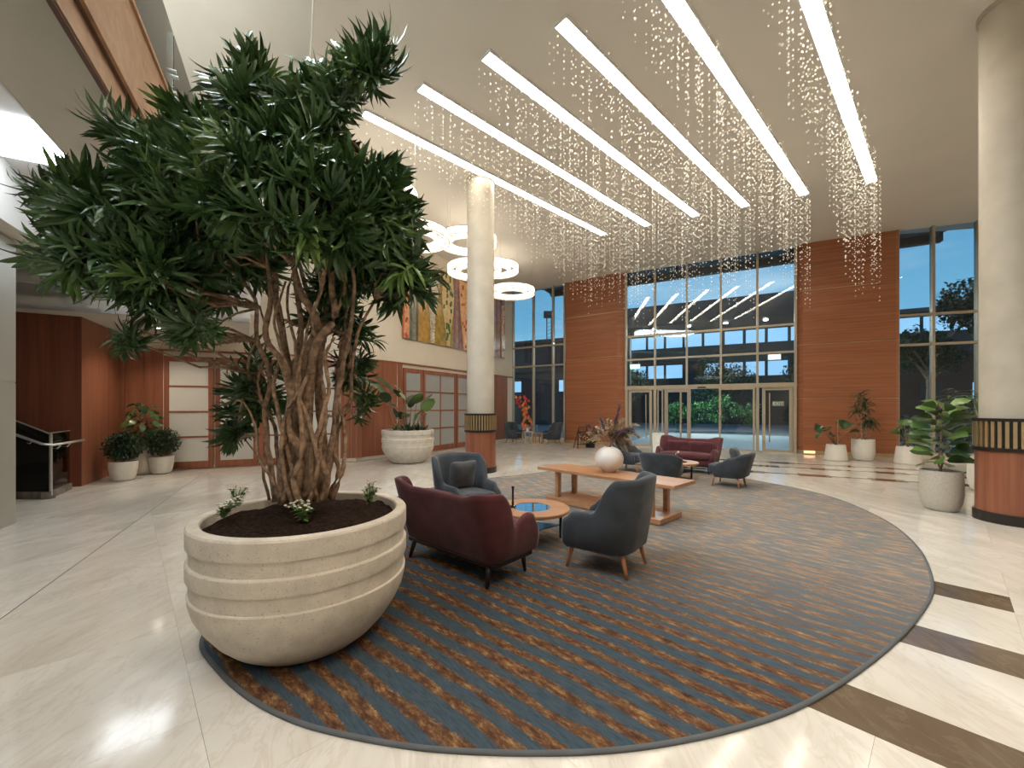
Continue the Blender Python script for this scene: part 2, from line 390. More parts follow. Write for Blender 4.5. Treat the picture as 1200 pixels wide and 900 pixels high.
# dropped beam + low soffit over the wooden niche
sb = struct(sroot('soffit_niche'))
A_, B_ = Vector((-13.4, 5.8, 0)), Vector((-5.65, 8.83, 0))
m = MB(); m.prism([A_.xy, B_.xy, (-7.1, 11.0), (-13.4, 8.6)], 3.42, 3.50); m.go('soffit', plaster, sb)
m = MB(); m.wallseg(A_, B_, 3.42, 3.66, .04); m.go('fascia', plaster_w, sb)
o_ = Vector((.0, .35, 0)); m = MB(); m.wallseg(A_+o_, B_+o_, 3.66, 4.4, .04); m.go('fascia', plaster_w, sb)
m = MB(); m.wallseg(Vector((-9.0, 7.3, 0)), Vector((-6.2, 8.45, 0)), 3.86, 3.98, .08); m.go('ledge', plaster_w, sb)

# ================================================================== WALLS
def wall(name, pts, z0, z1, mat, th=.2):
    m = MB()
    for a, b in zip(pts, pts[1:]): m.wallseg(a, b, z0, z1, th)
    return struct(m.go(name, mat))
wl = wall('wall_left', LW, 0, 8.6, cream)
wall('wall_front', [Vector((17.6, -6.5, 0)), Vector((-13.6, -6.5, 0))], 0, 8.6, cream, -.2)
wall('wall_side', [Vector((-13.6, -6.5, 0)), Vector((-13.6, 8.45, 0))], 0, 8.6, plaster, .2)
wall('wall_right', [Vector((17.6, 10.85, 0)), Vector((17.6, -6.5, 0))], 0, H, cream, .2)
WT = 3.02
def inward(a, b, d): n = (b-a).normalized(); return Vector((n.y, -n.x, 0))*d   # towards room, for walls traced left to right
# veneer panels along the left wall
def panels(a, b, x0, x1, n, z0=.1, z1=WT, mat=wood_v, par=wl, name='wood_panel'):
    p, q = hitx(x0, a, b), hitx(x1, a, b); off = inward(a, b, .03)
    for i in range(n):
        s, e_ = p.lerp(q, i/n), p.lerp(q, (i+1)/n); d = (e_-s).normalized()*.004
        m = MB(); m.wallseg(s+d+off, e_-d+off, z0, z1, .03); m.go(name, mat, par)
L0, L1, L2, L3 = LW
panels(L0, L1, 100, 191.5, 4)
panels(L0, L1, 399, 424, 2); 
for i in range(2):
    off = inward(L1, L2, .03); s, e_ = L1.lerp(L2, i/2), L1.lerp(L2, (i+1)/2); m = MB(); m.wallseg(s+off, e_+off, .1, WT, .03); m.go('wood_panel', wood_v, wl)
panels(L2, L3, 466, 471, 1); panels(L2, L3, 574, 594, 3)
for a, b in ((L0, L1), (L1, L2), (L2, L3)):
    m = MB(); m.wallseg(a+inward(a, b, .045), b+inward(a, b, .045), WT, WT+.05, .045); m.go('top_rail', wood_v, wl)
    m = MB(); m.wallseg(a+inward(a, b, .035), b+inward(a, b, .035), 0, .1, .035); m.go('skirting', cream, wl)
# glazed doors
def door(name, a, b, x0, x1, cols, pane, rows_=4, z0=.02, z1=2.9):
    p, q = hitx(x0, a, b), hitx(x1, a, b); off = inward(a, b, .07); w = (q-p).length; d = (q-p).normalized()
    r = sroot(name); fw = .11; bw = .045
    def bar(nm, s, e_, za, zb, th=.05, mat=wood_v, o=0): 
        m = MB(); m.wallseg(p+d*s+off-inward(a, b, o), p+d*e_+off-inward(a, b, o), za, zb, th); return m.go(nm, mat, r)
    bar('stile', 0.005, fw, z0, z1); bar('stile', w-fw, w-.005, z0, z1); bar('rail', fw, w-fw, z1-.14, z1); bar('rail', fw, w-fw, z0, z0+.18)
    cw = (w-2*fw-(cols-1)*bw)/cols; zb0, zb1 = z0+.18, z1-.14; rh = (zb1-zb0-(rows_-1)*bw)/rows_
    for c in range(1, cols): s = fw+c*cw+(c-1)*bw; bar('muntin', s, s+bw, zb0, zb1, .04, wood_v, .005)
    for k in range(1, rows_): s = zb0+k*rh+(k-1)*bw; bar('muntin', fw, w-fw, s, s+bw, .04, wood_v, .005)
    for c in range(cols):
        for k in range(rows_):
            s = fw+c*(cw+bw); zz = zb0+k*(rh+bw); bar('pane', s, s+cw, zz, zz+rh, .012, pane, .02)
    return r
n = 1
for x0, x1 in ((193, 251), (253, 303), (304, 350), (351, 397)): door('door_%d' % n, L0, L1, x0, x1, 1, frost); n += 1
for x0, x1, c in ((471.5, 494, 1), (494.5, 533, 2), (533.5, 573, 2)): door('door_%d' % n, L2, L3, x0, x1, c, frost_g); n += 1
# dark wood block left
Pb = [Vector((-13.4, 5.60, 0)), Vector((-8.68, 8.26, 0)), Vector((-9.25, 9.45, 0)), Vector((-9.6, 10.0, 0))]
blk = struct(sroot('wall_block'))
def blockface(a, b, n, mat):
    for i in range(n):
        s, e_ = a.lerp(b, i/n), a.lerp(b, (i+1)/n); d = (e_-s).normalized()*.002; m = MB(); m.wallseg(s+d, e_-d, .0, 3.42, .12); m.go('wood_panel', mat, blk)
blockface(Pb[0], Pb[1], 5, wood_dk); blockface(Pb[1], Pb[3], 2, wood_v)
# metal clad pier far left
PE = Vector((-6.86, 5.65, 0)); pb_ = [PE, PE-DX*3.0, PE-DX*3.0-OX*1.0, PE-OX*1.0]
m = MB(); m.prism([p.xy for p in pb_], 0, 3.88); pier = struct(m.go('wall_pier', metalp))
for z in (.0, 1.94):
    for k in range(3): q0 = PE-DX*(k+.004); q1 = PE-DX*(k+.996); m = MB(); m.prism([q0.xy, q1.xy, (q1+OX*.012).xy, (q0+OX*.012).xy], z+.004, z+1.934); m.go('metal_panel', metalp, pier)

# ================================================================== FACADE
f0, f1, f2, f3, f4, f5 = FC
G0, G1 = Vector((4.72, 17.05, 0)), Vector((9.94, 14.30, 0))
def bar2(m, a, b, z0, z1, w0=-.05, w1=.07):     # horizontal bar following a->b
    d = (b-a).normalized(); n = Vector((-d.y, d.x, 0)); m.prism([(a+n*w0).xy, (b+n*w0).xy, (b+n*w1).xy, (a+n*w1).xy], z0, z1)
def glazing(name, a, b, ts, zs, zb=.0, skip=None):
    r = sroot(name); d = (b-a).normalized(); w = (b-a).length
    for t in ts:
        p = a.lerp(b, t); m = MB(); bar2(m, p-d*.035, p+d*.035, zb, H, -.09, .07); m.go('mullion', bronze, r)
    for i in range(len(ts)-1):
        p, q = a.lerp(b, ts[i])+d*.035, a.lerp(b, ts[i+1])-d*.035
        for z in zs[1:-1]:
            m = MB(); bar2(m, p, q, z-.035, z+.035, -.075, .05); m.go('transom', bronze, r)
        for z0, z1 in zip(zs, zs[1:]):
            m = MB(); bar2(m, p, q, z0+.035, z1-.035, -.006, .006); m.go('pane', glass, r)
    return r
def tpx(a, b, px): p = hitx(px, a, b); return (p-a).length/(b-a).length
ga, gb = f0+Vector((.0, .12, 0)), f1+Vector((0, .14, 0))
w1_ = glazing('window_1', ga, gb, [.02, tpx(ga, gb, 625.5), tpx(ga, gb, 648.5), .995], [.16, 3.54, 4.46, H])
m = MB(); bar2(m, ga, gb, 0, .17, -.12, .1); m.go('sill', cream, w1_)
w2_ = glazing('window_2', G0, G1, [.006, .2, .4, .6, .8, .994], [2.42, 3.54, 4.5, H], 2.3)
m = MB(); bar2(m, G0, G1, 2.30, 2.46, -.10, .08); m.go('head_beam', bronze, w2_)
ra, rb = f4+Vector((.0, .1, 0)), f5+Vector((0, .1, 0))
w3_ = glazing('window_3', ra, rb, [.004, tpx(ra, rb, 1092.5), tpx(ra, rb, 1145), .62, .81, .99], [.16, 3.55, 4.48, H])
m = MB(); bar2(m, ra, rb, 0, .17, -.12, .1); m.go('sill', cream, w3_)
# wooden piers
def pier_wall(name, a, b, ret_l, ret_r, depth=.3):
    r = sroot(name); d = (b-a).normalized(); nn = Vector((-d.y, d.x, 0))
    zz = [0.12, 1.88, 3.73, 5.58, H]
    m = MB(); m.prism([(a+nn*.03+d*.01).xy, (b+nn*.03-d*.01).xy, (b+nn*(depth+.1)-d*.01).xy, (a+nn*(depth+.1)+d*.01).xy], 0, H-.005); m.go('core', blackm, r)
    for z0, z1 in zip(zz, zz[1:]):
        for i in range(1):
            s, e_ = a, b
            m = MB(); m.wallseg(s, e_, z0+.012, z1-.012, .03); m.go('wood_panel', wood_h, r)
        if z1 < H: m = MB(); m.wallseg(a+nn*.012, b+nn*.012, z1-.008, z1+.008, .015); m.go('joint_strip', brass, r)
    m = MB(); m.wallseg(a+nn*.01, b+nn*.01, 0, .12, .03); m.go('skirting', brass, r)
    return r
pl_, pr_ = pier_wall('wall_back_left', f1, f2, 0, 1), pier_wall('wall_back_right', f3, f4, 1, 0)
for a, b, pp_ in ((f2, G0, pl_), (G1, f3, pr_)):
    for z0, z1 in ((0.12, 1.88), (1.88, 3.73), (3.73, 5.58), (5.58, H)): m = MB(); m.wallseg(a, b, z0+.008, z1-.008, .04); m.go('return_panel', wood_h, pp_)
    m = MB(); m.wallseg(a+MX*.02, b+MX*.02, 0, H, .1); m.go('core', bronze, pp_)
# entrance doors
def mkdoor(name, t0, t1, z1=2.3, leaf=True, handle='l', off=0.0, fmat=bronze, fw=.1, split=None, gl=glass):
    r = sroot(name); a, b = G0.lerp(G1, t0), G0.lerp(G1, t1); d = (b-a).normalized(); n = Vector((-d.y, d.x, 0)); a = a-n*off; b = b-n*off; w = (b-a).length
    def bx(nm, s, e_, za, zb, w0, w1, mat=fmat): m = MB(); bar2(m, a+d*s, a+d*e_, za, zb, w0, w1); return m.go(nm, mat, r)
    bx('stile', 0, fw, 0, z1, -.04, .04); bx('stile', w-fw, w, 0, z1, -.04, .04); bx('rail', fw, w-fw, z1-fw, z1, -.04, .04); bx('rail', fw, w-fw, 0, fw*.9, -.04, .04)
    if split: bx('stile', w*split-.03, w*split+.03, fw*.9, z1-fw, -.035, .035)
    bx('pane', fw, w-fw, fw*.9, z1-fw, -.005, .005, gl)
    if handle:
        s = fw+.12 if handle == 'l' else w-fw-.12
        m = MB(); p = a+d*s-n*.10; m.tube([p+Vector((0, 0, .35)), p+Vector((0, 0, 2.1))], .022, 8); m.go('pull_handle', bronze, r)
        for z in (.5, 1.95):
            m = MB(); m.tube([p+Vector((0, 0, z)), p+n*.09+Vector((0, 0, z))], .012, 6); m.go('handle_bracket', bronze, r)
    return r, a, d, n, w
for t in (.0, .2, .8, 1.0):
    p = G0.lerp(G1, min(max(t, .01), .99)); d = (G1-G0).normalized(); m = MB(); bar2(m, p-d*.05, p+d*.05, 0, 2.3, -.09, .07); struct(m.go('trim_%d' % int(2+t*10), bronze))
mkdoor('door_8', .025, .18, handle='r'); mkdoor('door_9', .215, .252, handle=None, fw=.05)
mkdoor('door_10', .27, .43, off=.42, fmat=taupe, handle=None, fw=.13, split=.62)
mkdoor('door_11', .59, .785, off=.16, handle=None, fw=.06)
r12, a12, d12, n12, w12 = mkdoor('door_12', .825, .98, handle='l')
# automatic-door sensor over the opening
m = MB(); p = G0.lerp(G1, .49)-n12*.14; bar2(m, p-d12*.15, p+d12*.15, 2.33, 2.37, 0, .05); tag(m.go('door_sensor', black), 'small black motion sensor above the sliding entrance door', 'sensor')
# EXIT plate on the door glass
def text_mesh(txt, size, name, mat, parent, M):
    cu = bpy.data.curves.new('t', 'FONT'); cu.body = txt; cu.size = size; cu.extrude = .002; cu.align_x = 'CENTER'; cu.align_y = 'CENTER'
    to = bpy.data.objects.new('t', cu); C.objects.link(to); dg = bpy.context.evaluated_depsgraph_get(); dg.update()
    me = bpy.data.meshes.new_from_object(to.evaluated_get(dg)); bpy.data.objects.remove(to); me.materials.append(mat)
    o = bpy.data.objects.new(name, me); C.objects.link(o); o.parent = parent; o.matrix_local = M; return o
white_t = plain('sign_white', (.75, .78, .72), .5)
sign_g = plain('sign_grey', (.20, .23, .20), .5)
pc = a12+d12*(w12*.53)-n12*.02; pc.z = 1.72
sg = thing('exit_sign', 'small grey plate reading EXIT on the right entrance door glass', 'sign', pc, math.atan2(d12.y, d12.x))
m = MB(); m.box((0, 0, 0), (.36, .012, .17)); m.go('plate', sign_g, sg)
text_mesh('EXIT', .15, 'lettering', white_t, sg, Matrix.Translation((0, -.008, 0)) @ Matrix.Rotation(PI/2, 4, 'X'))
def lit_sign(px, z, back, label):
    a = hitx(px, G0, G1)-n12*back; s = thing('emergency_sign', label, 'sign', (a.x, a.y, z), math.atan2(d12.y, d12.x), 'lit emergency signs before the entrance glazing')
    m = MB(); m.box((0, 0, 0), (.40, .05, .2)); m.go('housing', steel, s)
    m = MB(); m.box((0, -.028, 0), (.37, .006, .17)); m.go('light_panel', exit_m, s)
    m = MB(); 
    for x in (-.15, .15): m.tube([(x, 0, .1), (x, 0, .20)], .006, 6)
    m.go('bracket', steel, s)
lit_sign(745, 3.25, .12, 'glowing green emergency sign in front of the left bay of entrance glazing')
lit_sign(907, 3.37, .12, 'glowing green emergency sign in front of the right bay of entrance glazing')

# artwork of coloured bands on the left wall
art = thing('wall_artwork', 'large multicoloured artwork of bands and tall plant-like shapes above the wooden doors', 'artwork')
off = inward(L2, L3, .05)
def artbox(name, x0, x1, col, z0=3.88, z1=6.7, o=0., th=.03, rough=.2):
    mt = plain('art_%d' % len(MATS), col, rough, var=.25, sc=6); p, q = hitx(x0, L2, L3)+off*(1+o), hitx(x1, L2, L3)+off*(1+o)
    m = MB(); m.wallseg(p, q, z0, z1, th); MATS[len(MATS)] = mt; return m.go(name, mt, art)
bands = [(470.5, 472.5, (.5, .16, .07)), (472.5, 478, (.62, .28, .14)), (478, 482, (.16, .17, .13)), (482, 486, (.28, .27, .2)), (486, 489, (.13, .12, .1)), (489, 500, (.48, .28, .08)), (500, 517, (.40, .27, .07)),
         (517, 530, (.34, .26, .10)), (530, 533, (.25, .17, .18)), (533, 535.5, (.38, .22, .18)), (535.5, 538, (.22, .15, .17)), (538, 547, (.30, .16, .12)), (547, 560, (.35, .2, .15)), (560, 580, (.4, .26, .2)),
         (580, 582, (.30, .14, .10)), (582, 585, (.38, .2, .15)), (585, 587.5, (.18, .10, .08)), (587.5, 590.7, (.40, .2, .1))]
for x0, x1, c in bands: artbox('colour_band', x0, x1, c)
def artshape(prof, px, col, name='figure', dots=None):
    c = hitx(px, L2, L3)+off*1.9; d = (L3-L2).normalized(); nrm = -inward(L2, L3, 1.)
    v = []; 
    for w, z in prof: v += [c-d*w+Vector((0, 0, z)), c+d*w+Vector((0, 0, z))]
    k = len(v); v += [p+nrm*.04 for p in v]
    f = [(2*i, 2*i+1, 2*i+3, 2*i+2) for i in range(len(prof)-1)]+[(k+2*i+2, k+2*i+3, k+2*i+1, k+2*i) for i in range(len(prof)-1)]
    for i in range(len(prof)-1): f += [(2*i, 2*i+2, k+2*i+2, k+2*i), (2*i+3, 2*i+1, k+2*i+1, k+2*i+3)]
    f += [(0, 1, k+1, k), (k-2, 2*k-2, 2*k-1, k-1)]
    mt = plain('artf_%s' % px, col, .3, var=.2, sc=10); o = obj(name, v, f, mt, art)
    if dots:
        m = MB(); rr = random.Random(int(px))
        for _ in range(dots[1]):
            i = rr.random(); z = prof[0][1]+i*(prof[-1][1]-prof[0][1]); w = 0
            for (w0, z0), (w1, z1) in zip(prof, prof[1:]):
                if z0 <= z <= z1: w = w0+(w1-w0)*(z-z0)/(z1-z0+1e-6)
            m.box(c+d*rr.uniform(-w, w)*.85+Vector((0, 0, z))-nrm*.012, (.05, .05, .05*dots[2]), math.atan2(d.y, d.x))
        g_ = m.go('dots', plain('artd_%s' % px, dots[0], .4), o); g_['kind'] = 'stuff'
artshape([(.07, 3.9), (.09, 4.4), (.16, 5.0), (.30, 5.6), (.42, 6.2), (.45, 6.65)], 504.5, (.62, .5, .38), dots=((.8, .76, .68), 150, .8))
artshape([(.10, 3.9), (.13, 4.4), (.30, 5.1), (.36, 5.8), (.28, 6.6)], 523, (.62, .46, .24), dots=((.10, .20, .06), 26, 3))
artshape([(.14, 3.9), (.20, 4.4), (.34, 5.2), (.40, 5.9), (.45, 6.6)], 544, (.72, .42, .22), dots=((.5, .12, .07), 18, 2))
artshape([(.10, 3.9), (.12, 4.6), (.08, 5.4)], 474.5, (.75, .35, .2), dots=((.5, .12, .07), 8, 2))
artshape([(.08, 3.9), (.10, 5.0), (.07, 6.3)], 587, (.55, .3, .15), dots=((.75, .72, .66), 20, 1))

# ================================================================== COLUMNS
def column(loc, label):
    t = thing('column', label, 'column', loc)
    m = MB(); m.lathe([(.40, 0), (.40, .14)], seg=64); m.go('plinth', blackm, t, smooth='auto')
    m = MB(); m.lathe([(.375, .14), (.375, 1.0)], seg=64); o = m.go('wood_cladding', wood_v, t, smooth='auto')
    for z in (.99, 1.40):
        m = MB(); m.lathe([(.37, z), (.405, z), (.405, z+.045), (.37, z+.045)], seg=64); m.go('band_ring', blackm, t)
    m = MB(); m.lathe([(.375, 1.0), (.375, 1.42)], seg=64); m.go('band_core', blackm, t)
    n = 36
    mm = MB(); mm.box((.385, 0, 1.22), (.026, .036, .36)); first = mm.go('brass_slat', brass, t)
    for i in range(1, n):
        s = first.copy(); C.objects.link(s); s.rotation_euler = (0, 0, 2*PI*i/n); s.parent = t
    m = MB(); m.lathe([(.335, 1.42), (.335, H-.06)], seg=64, caps=False); o = m.go('shaft', column_m, t, smooth=True)
    m = MB(); m.lathe([(.335, H-.06), (.36, H-.06), (.36, H-.0), (.335, H-.0)], seg=64, caps=False); m.go('cap_ring', column_m, t)
    return t
column((-.78, 10.18, 0), 'round beige column with wooden base and brass slat band behind the grey cushioned armchair')
column((7.02, 5.72, 0), 'large round beige column with wooden base and brass slat band at right edge')

# ================================================================== RUG
pts = [(233, 741), (239, 767), (252, 783), (270, 804), (303, 828), (340, 846), (374, 857), (420, 867), (470, 876), (520, 882), (620, 886), (720, 883), (800, 871), (860, 857), (900, 845), (950, 826), (1020, 780), (1070, 735), (1092, 700), (1094, 685), (1085, 655), (1070, 635), (1045, 614), (1020, 602), (995, 590), (960, 578.5), (920, 570), (880, 563)]
out = [gp(*p) for p in pts]+[Vector(p) for p in ((4.9, 9.9, 0), (4.1, 10.9, 0), (3.1, 11.3, 0), (1.9, 11.15, 0), (.68, 9.8, 0), (-.34, 9.3, 0), (-1.2, 8.6, 0), (-1.7, 7.9, 0), (-2.35, 6.6, 0), (-2.6, 5.6, 0), (-2.6, 4.6, 0), (-2.35, 3.7, 0))]
def catmull(P, k=5):
    o = []; n = len(P)
    for i in range(n):
        p0, p1, p2, p3 = P[i-1], P[i], P[(i+1) % n], P[(i+2) % n]
        for j in range(k):
            t = j/k; o.append(.5*((2*p1)+(p2-p0)*t+(2*p0-5*p1+4*p2-p3)*t*t+(3*p1-p0-3*p2+p3)*t**3))
    return o
out = catmull(out)
for _ in range(12): out = [(out[i-1]+out[i]*2+out[(i+1) % len(out)])/4 for i in range(len(out))]
M, t, b = base('rug_pile', (.1, .1, .1), .95, 0, .1)
c = N(t, 'ShaderNodeTexCoord'); s = N(t, 'ShaderNodeSeparateXYZ')
mr = N(t, 'ShaderNodeMapping'); mr.vector_type = 'TEXTURE'; mr.inputs['Rotation'].default_value = (0, 0, math.atan2(UX.y, UX.x))
t.links.new(c.outputs['Object'], mr.inputs[0]); t.links.new(mr.outputs[0], s.inputs[0])
def MA(op, a_, b_=None, c_=None, cl=False):
    n = N(t, 'ShaderNodeMath', operation=op); n.use_clamp = cl
    for i, x in enumerate((a_, b_, c_)):
        if x is None: continue
        if isinstance(x, (int, float)): n.inputs[i].default_value = x
        else: t.links.new(x, n.inputs[i])
    return n.outputs[0]
U, V = s.outputs[0], s.outputs[1]
dr = MA('MULTIPLY', MA('SUBTRACT', 1.0, MA('DIVIDE', U, 4.4), cl=True), .15)
mw = N(t, 'ShaderNodeMapping'); mw.inputs['Scale'].default_value = (2.2, .8, 1); t.links.new(mr.outputs[0], mw.inputs[0])
wob = MA('MULTIPLY', MA('SUBTRACT', noi(t, 1.0, 3, mw.outputs[0], .5), .5), .17)
ph = MA('ADD', MA('ADD', U, MA('MULTIPLY', V, dr)), wob)
sn = MA('SINE', MA('MULTIPLY', ph, 2*PI/.142))
ms = N(t, 'ShaderNodeMapping'); ms.inputs['Scale'].default_value = (22, 3.6, 1); t.links.new(mr.outputs[0], ms.inputs[0])
streak = noi(t, 1.0, 5, ms.outputs[0], .65)
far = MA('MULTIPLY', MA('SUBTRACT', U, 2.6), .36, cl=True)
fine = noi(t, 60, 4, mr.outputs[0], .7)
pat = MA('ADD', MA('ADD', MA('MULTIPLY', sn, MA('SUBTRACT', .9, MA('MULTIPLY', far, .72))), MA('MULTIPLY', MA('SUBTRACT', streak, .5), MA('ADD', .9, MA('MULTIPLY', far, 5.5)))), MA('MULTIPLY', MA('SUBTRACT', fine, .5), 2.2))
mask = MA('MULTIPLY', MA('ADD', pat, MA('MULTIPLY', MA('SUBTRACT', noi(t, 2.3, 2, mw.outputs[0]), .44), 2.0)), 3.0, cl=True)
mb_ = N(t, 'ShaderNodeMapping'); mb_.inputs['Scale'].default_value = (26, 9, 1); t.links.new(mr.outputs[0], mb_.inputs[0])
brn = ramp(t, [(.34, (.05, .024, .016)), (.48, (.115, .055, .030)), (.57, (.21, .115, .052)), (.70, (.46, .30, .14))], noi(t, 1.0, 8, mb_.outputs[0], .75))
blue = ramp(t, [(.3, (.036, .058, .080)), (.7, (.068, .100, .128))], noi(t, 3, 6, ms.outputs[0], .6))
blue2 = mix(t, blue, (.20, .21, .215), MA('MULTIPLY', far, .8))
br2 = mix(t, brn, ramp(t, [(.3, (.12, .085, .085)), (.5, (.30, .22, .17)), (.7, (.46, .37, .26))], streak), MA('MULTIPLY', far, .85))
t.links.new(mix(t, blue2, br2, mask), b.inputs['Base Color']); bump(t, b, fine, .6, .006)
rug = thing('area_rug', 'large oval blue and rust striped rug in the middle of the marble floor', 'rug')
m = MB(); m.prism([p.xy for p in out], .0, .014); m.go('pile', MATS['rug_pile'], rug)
bind = plain('rug_binding', (.10, .11, .12), .8)
n = len(out); m = MB(); vv = []; ff = []
for i in range(n):
    d = (out[(i+1) % n]-out[i-1]).normalized(); nr = Vector((d.y, -d.x, 0))
    for o_, z in ((.008, .0), (.012, .008), (.006, .017), (-.008, .017), (-.014, .0142)): vv.append(out[i]+nr*o_+Vector((0, 0, z)))
for i in range(n):
    j = (i+1) % n
    for k in range(4): ff.append((i*5+k, j*5+k, j*5+k+1, i*5+k+1))
obj('binding', vv, ff, bind, rug, smooth=True)

# ================================================================== UPHOLSTERY
def interp(keys, t):
    for (a0, b0), (a1, b1) in zip(keys, keys[1:]):
        if t <= a1:
            x = (t-a0)/(a1-a0+1e-9); x = x*x*(3-2*x); return b0+(b1-b0)*x
    return keys[-1][1]
def shell_path(w, back, front, r, n_back=14, n_corner=12, n_arm=16):
    P = []
    for i in range(n_back+1): P.append((Vector((i/n_back*(w-r), -back, 0)), Vector((0, -1, 0)), 'b'))
    for i in range(1, n_corner+1):
        a = PI/2*i/n_corner; P.append((Vector((w-r+r*math.sin(a), -back+r-r*math.cos(a), 0)), Vector((math.sin(a), -math.cos(a), 0)), 'c'))
    for i in range(1, n_arm+1): P.append((Vector((w, -back+r+(front+back-r)*i/n_arm, 0)), Vector((1, 0, 0)), 'a'))
    L_ = [0]
    for i in range(1, len(P)): L_.append(L_[-1]+(P[i][0]-P[i-1][0]).length)
    T = L_[-1]; return [(p, n_, l/T) for (p, n_, k), l in zip(P, L_)]
def make_shell(name, mat, par, w, back, front, r, hk, lean, th, zb):
    half = shell_path(w, back, front, r)
    full = [(Vector((-p.x, p.y, 0)), Vector((-n_.x, n_.y, 0)), t_) for p, n_, t_ in half[:0:-1]]+half
    v = []; f = []; K = 11
    for p, n_, t_ in full:
        h = interp(hk, t_); ln = interp(lean, t_); tk = interp(th, t_)
        def at(o_, z): v.append(p+n_*o_+Vector((0, 0, z)))
        fl = lambda z: ln*((z-zb)/(h-zb))**1.3
        at(-.05, zb); at(0.0+fl(zb+.06), zb+.04); at(fl(zb+(h-zb)*.5)+.012, zb+(h-zb)*.5); at(fl(h-.06), h-.06); at(fl(h)-.012, h-.015); at(fl(h)-tk*.5, h)
        at(fl(h)-tk+.012, h-.015); at(fl(h-.06)-tk, h-.06); at(fl(zb+(h-zb)*.5)-tk-.008, zb+(h-zb)*.5); at(-tk, zb+.05); at(-tk+.02, zb)
    n_ = len(full)
    for i in range(n_-1):
        for k in range(K): f.append((i*K+k, (i+1)*K+k, (i+1)*K+(k+1) % K, i*K+(k+1) % K))
    # rounded ends
    for e_, sgn in ((0, 1), (n_-1, -1)):
        c_ = len(v); ctr = sum((v[e_*K+k] for k in range(K)), Vector((0, 0, 0)))/K
        ring = [ctr+(v[e_*K+k]-ctr)*.82+Vector((0, .03, 0)) for k in range(K)]; v += ring
        for k in range(K):
            q = (e_*K+k, e_*K+(k+1) % K, c_+(k+1) % K, c_+k); f.append(q if sgn > 0 else q[::-1])
        f.append(tuple(range(c_, c_+K)) if sgn > 0 else tuple(range(c_+K-1, c_-1, -1)))
    return obj(name, v, f, mat, par, smooth=True)
def rbox(name, c, d, mat, par, bev=.04, crown=0, rx=0, rz=0):
    nx, ny = 8, 6; v = []; f = []
    bm = bmesh.new(); bmesh.ops.create_cube(bm, size=1); bmesh.ops.subdivide_edges(bm, edges=bm.edges, cuts=5, use_grid_fill=True)
    for p in bm.verts:
        x, y, z = p.co; p.co = Vector((x*d[0], y*d[1], z*d[2]))
        hx, hy, hz = d[0]/2-bev, d[1]/2-bev, d[2]/2-bev
        q = Vector((max(-hx, min(hx, p.co.x)), max(-hy, min(hy, p.co.y)), max(-hz, min(hz, p.co.z)))); dv = p.co-q
        if dv.length > bev: p.co = q+dv.normalized()*bev
        if crown: p.co.z += crown*(1-(2*x)**2)*(1-(2*y)**2)*(1 if z > 0 else -1)*(1 if abs(z) > .49 else .5)
    me = bpy.data.meshes.new(name); bm.to_mesh(me); bm.free(); me.polygons.foreach_set('use_smooth', [True]*len(me.polygons)); me.materials.append(mat)
    o = bpy.data.objects.new(name, me); C.objects.link(o); o.parent = par; o.location = c; o.rotation_euler = (rx, 0, rz); return o
def leg(par, x, y, ztop, dx, dy, mat, r0=.026, r1=.014, name='leg', seg=10):
    m = MB(); m.tube([(x, y, ztop), (x+dx*.5, y+dy*.5, ztop/2), (x+dx, y+dy, 0)], [r0, (r0+r1)/2, r1], seg); return m.go(name, mat, par, smooth=True)
def wing_chair(label, loc, rz, cushion=False):
    t = thing('wing_armchair', label, 'armchair', loc, rz, 'grey wing armchairs by the near coffee table')
    make_shell('shell', greyf, t, .345, .33, .31, .20, [(0, .94), (.40, .92), (.67, .585), (.90, .575), (1, .50)], [(0, .13), (.5, .08), (.7, .03), (1, .0)], [(0, .10), (.55, .085), (1, .085)], .20)
    rbox('seat_base', (0, .02, .285), (.56, .60, .15), greyf, t, .04)
    rbox('seat_cushion', (0, .06, .40), (.53, .58, .13), greyf, t, .045, .012)
    for sx in (-1, 1): leg(t, .25*sx, .26, .22, .035*sx, .05, wood_leg); leg(t, .23*sx, -.24, .22, .02*sx, -.06, wood_leg)
    return t
def yaw(d): return math.atan2(d.y, d.x)-PI/2           # chair faces its local +y
wc1 = wing_chair('charcoal grey wing armchair seen from behind, in front of the long oak table', (.965, 4.13, .014), yaw(Vector((-.80, .60, 0))))
wc2 = dup(wc1, (-.62, 5.55, .014), yaw(Vector((.62, -.78, 0))), 'charcoal grey wing armchair with a cushion, in front of the far column')
def make_sofa(label, loc, rz, group):
    t = thing('sofa', label, 'sofa', loc, rz, group)
    make_shell('shell', burg, t, .67, .28, .30, .13, [(0, .79), (.30, .795), (.52, .85), (.57, .845), (.70, .53), (.89, .60), (.95, .585), (1, .48)], [(0, .12), (.5, .16), (.62, .09), (.75, .05), (1, .03)], [(0, .10), (.55, .09), (.75, .085), (1, .095)], .20)
    rbox('seat_base', (0, .03, .27), (1.24, .60, .16), burg, t, .035)
    rbox('seat_cushion', (0, .06, .40), (1.18, .62, .14), burg, t, .05, .012)
    rbox('back_pad', (-.27, -.15, .58), (.56, .12, .30), burg, t, .05, 0, -.12)
    rbox('back_pad', (.27, -.15, .58), (.56, .12, .30), burg, t, .05, 0, -.12)
    m = MB(); m.box((0, .02, .185), (1.26, .54, .035)); m.go('plinth', black, t, bevel=.005)
    for sx in (-1, 1): leg(t, .55*sx, .24, .19, .015*sx, .02, black, .03, .016); leg(t, .55*sx, -.22, .19, .02*sx, -.05, black, .03, .016)
    return t
sofa = make_sofa('burgundy two-seat sofa seen from behind, beside the big planter', (-.47, 4.15, .014), yaw(Vector((.66, .75, 0))), 'burgundy sofas on the rug')
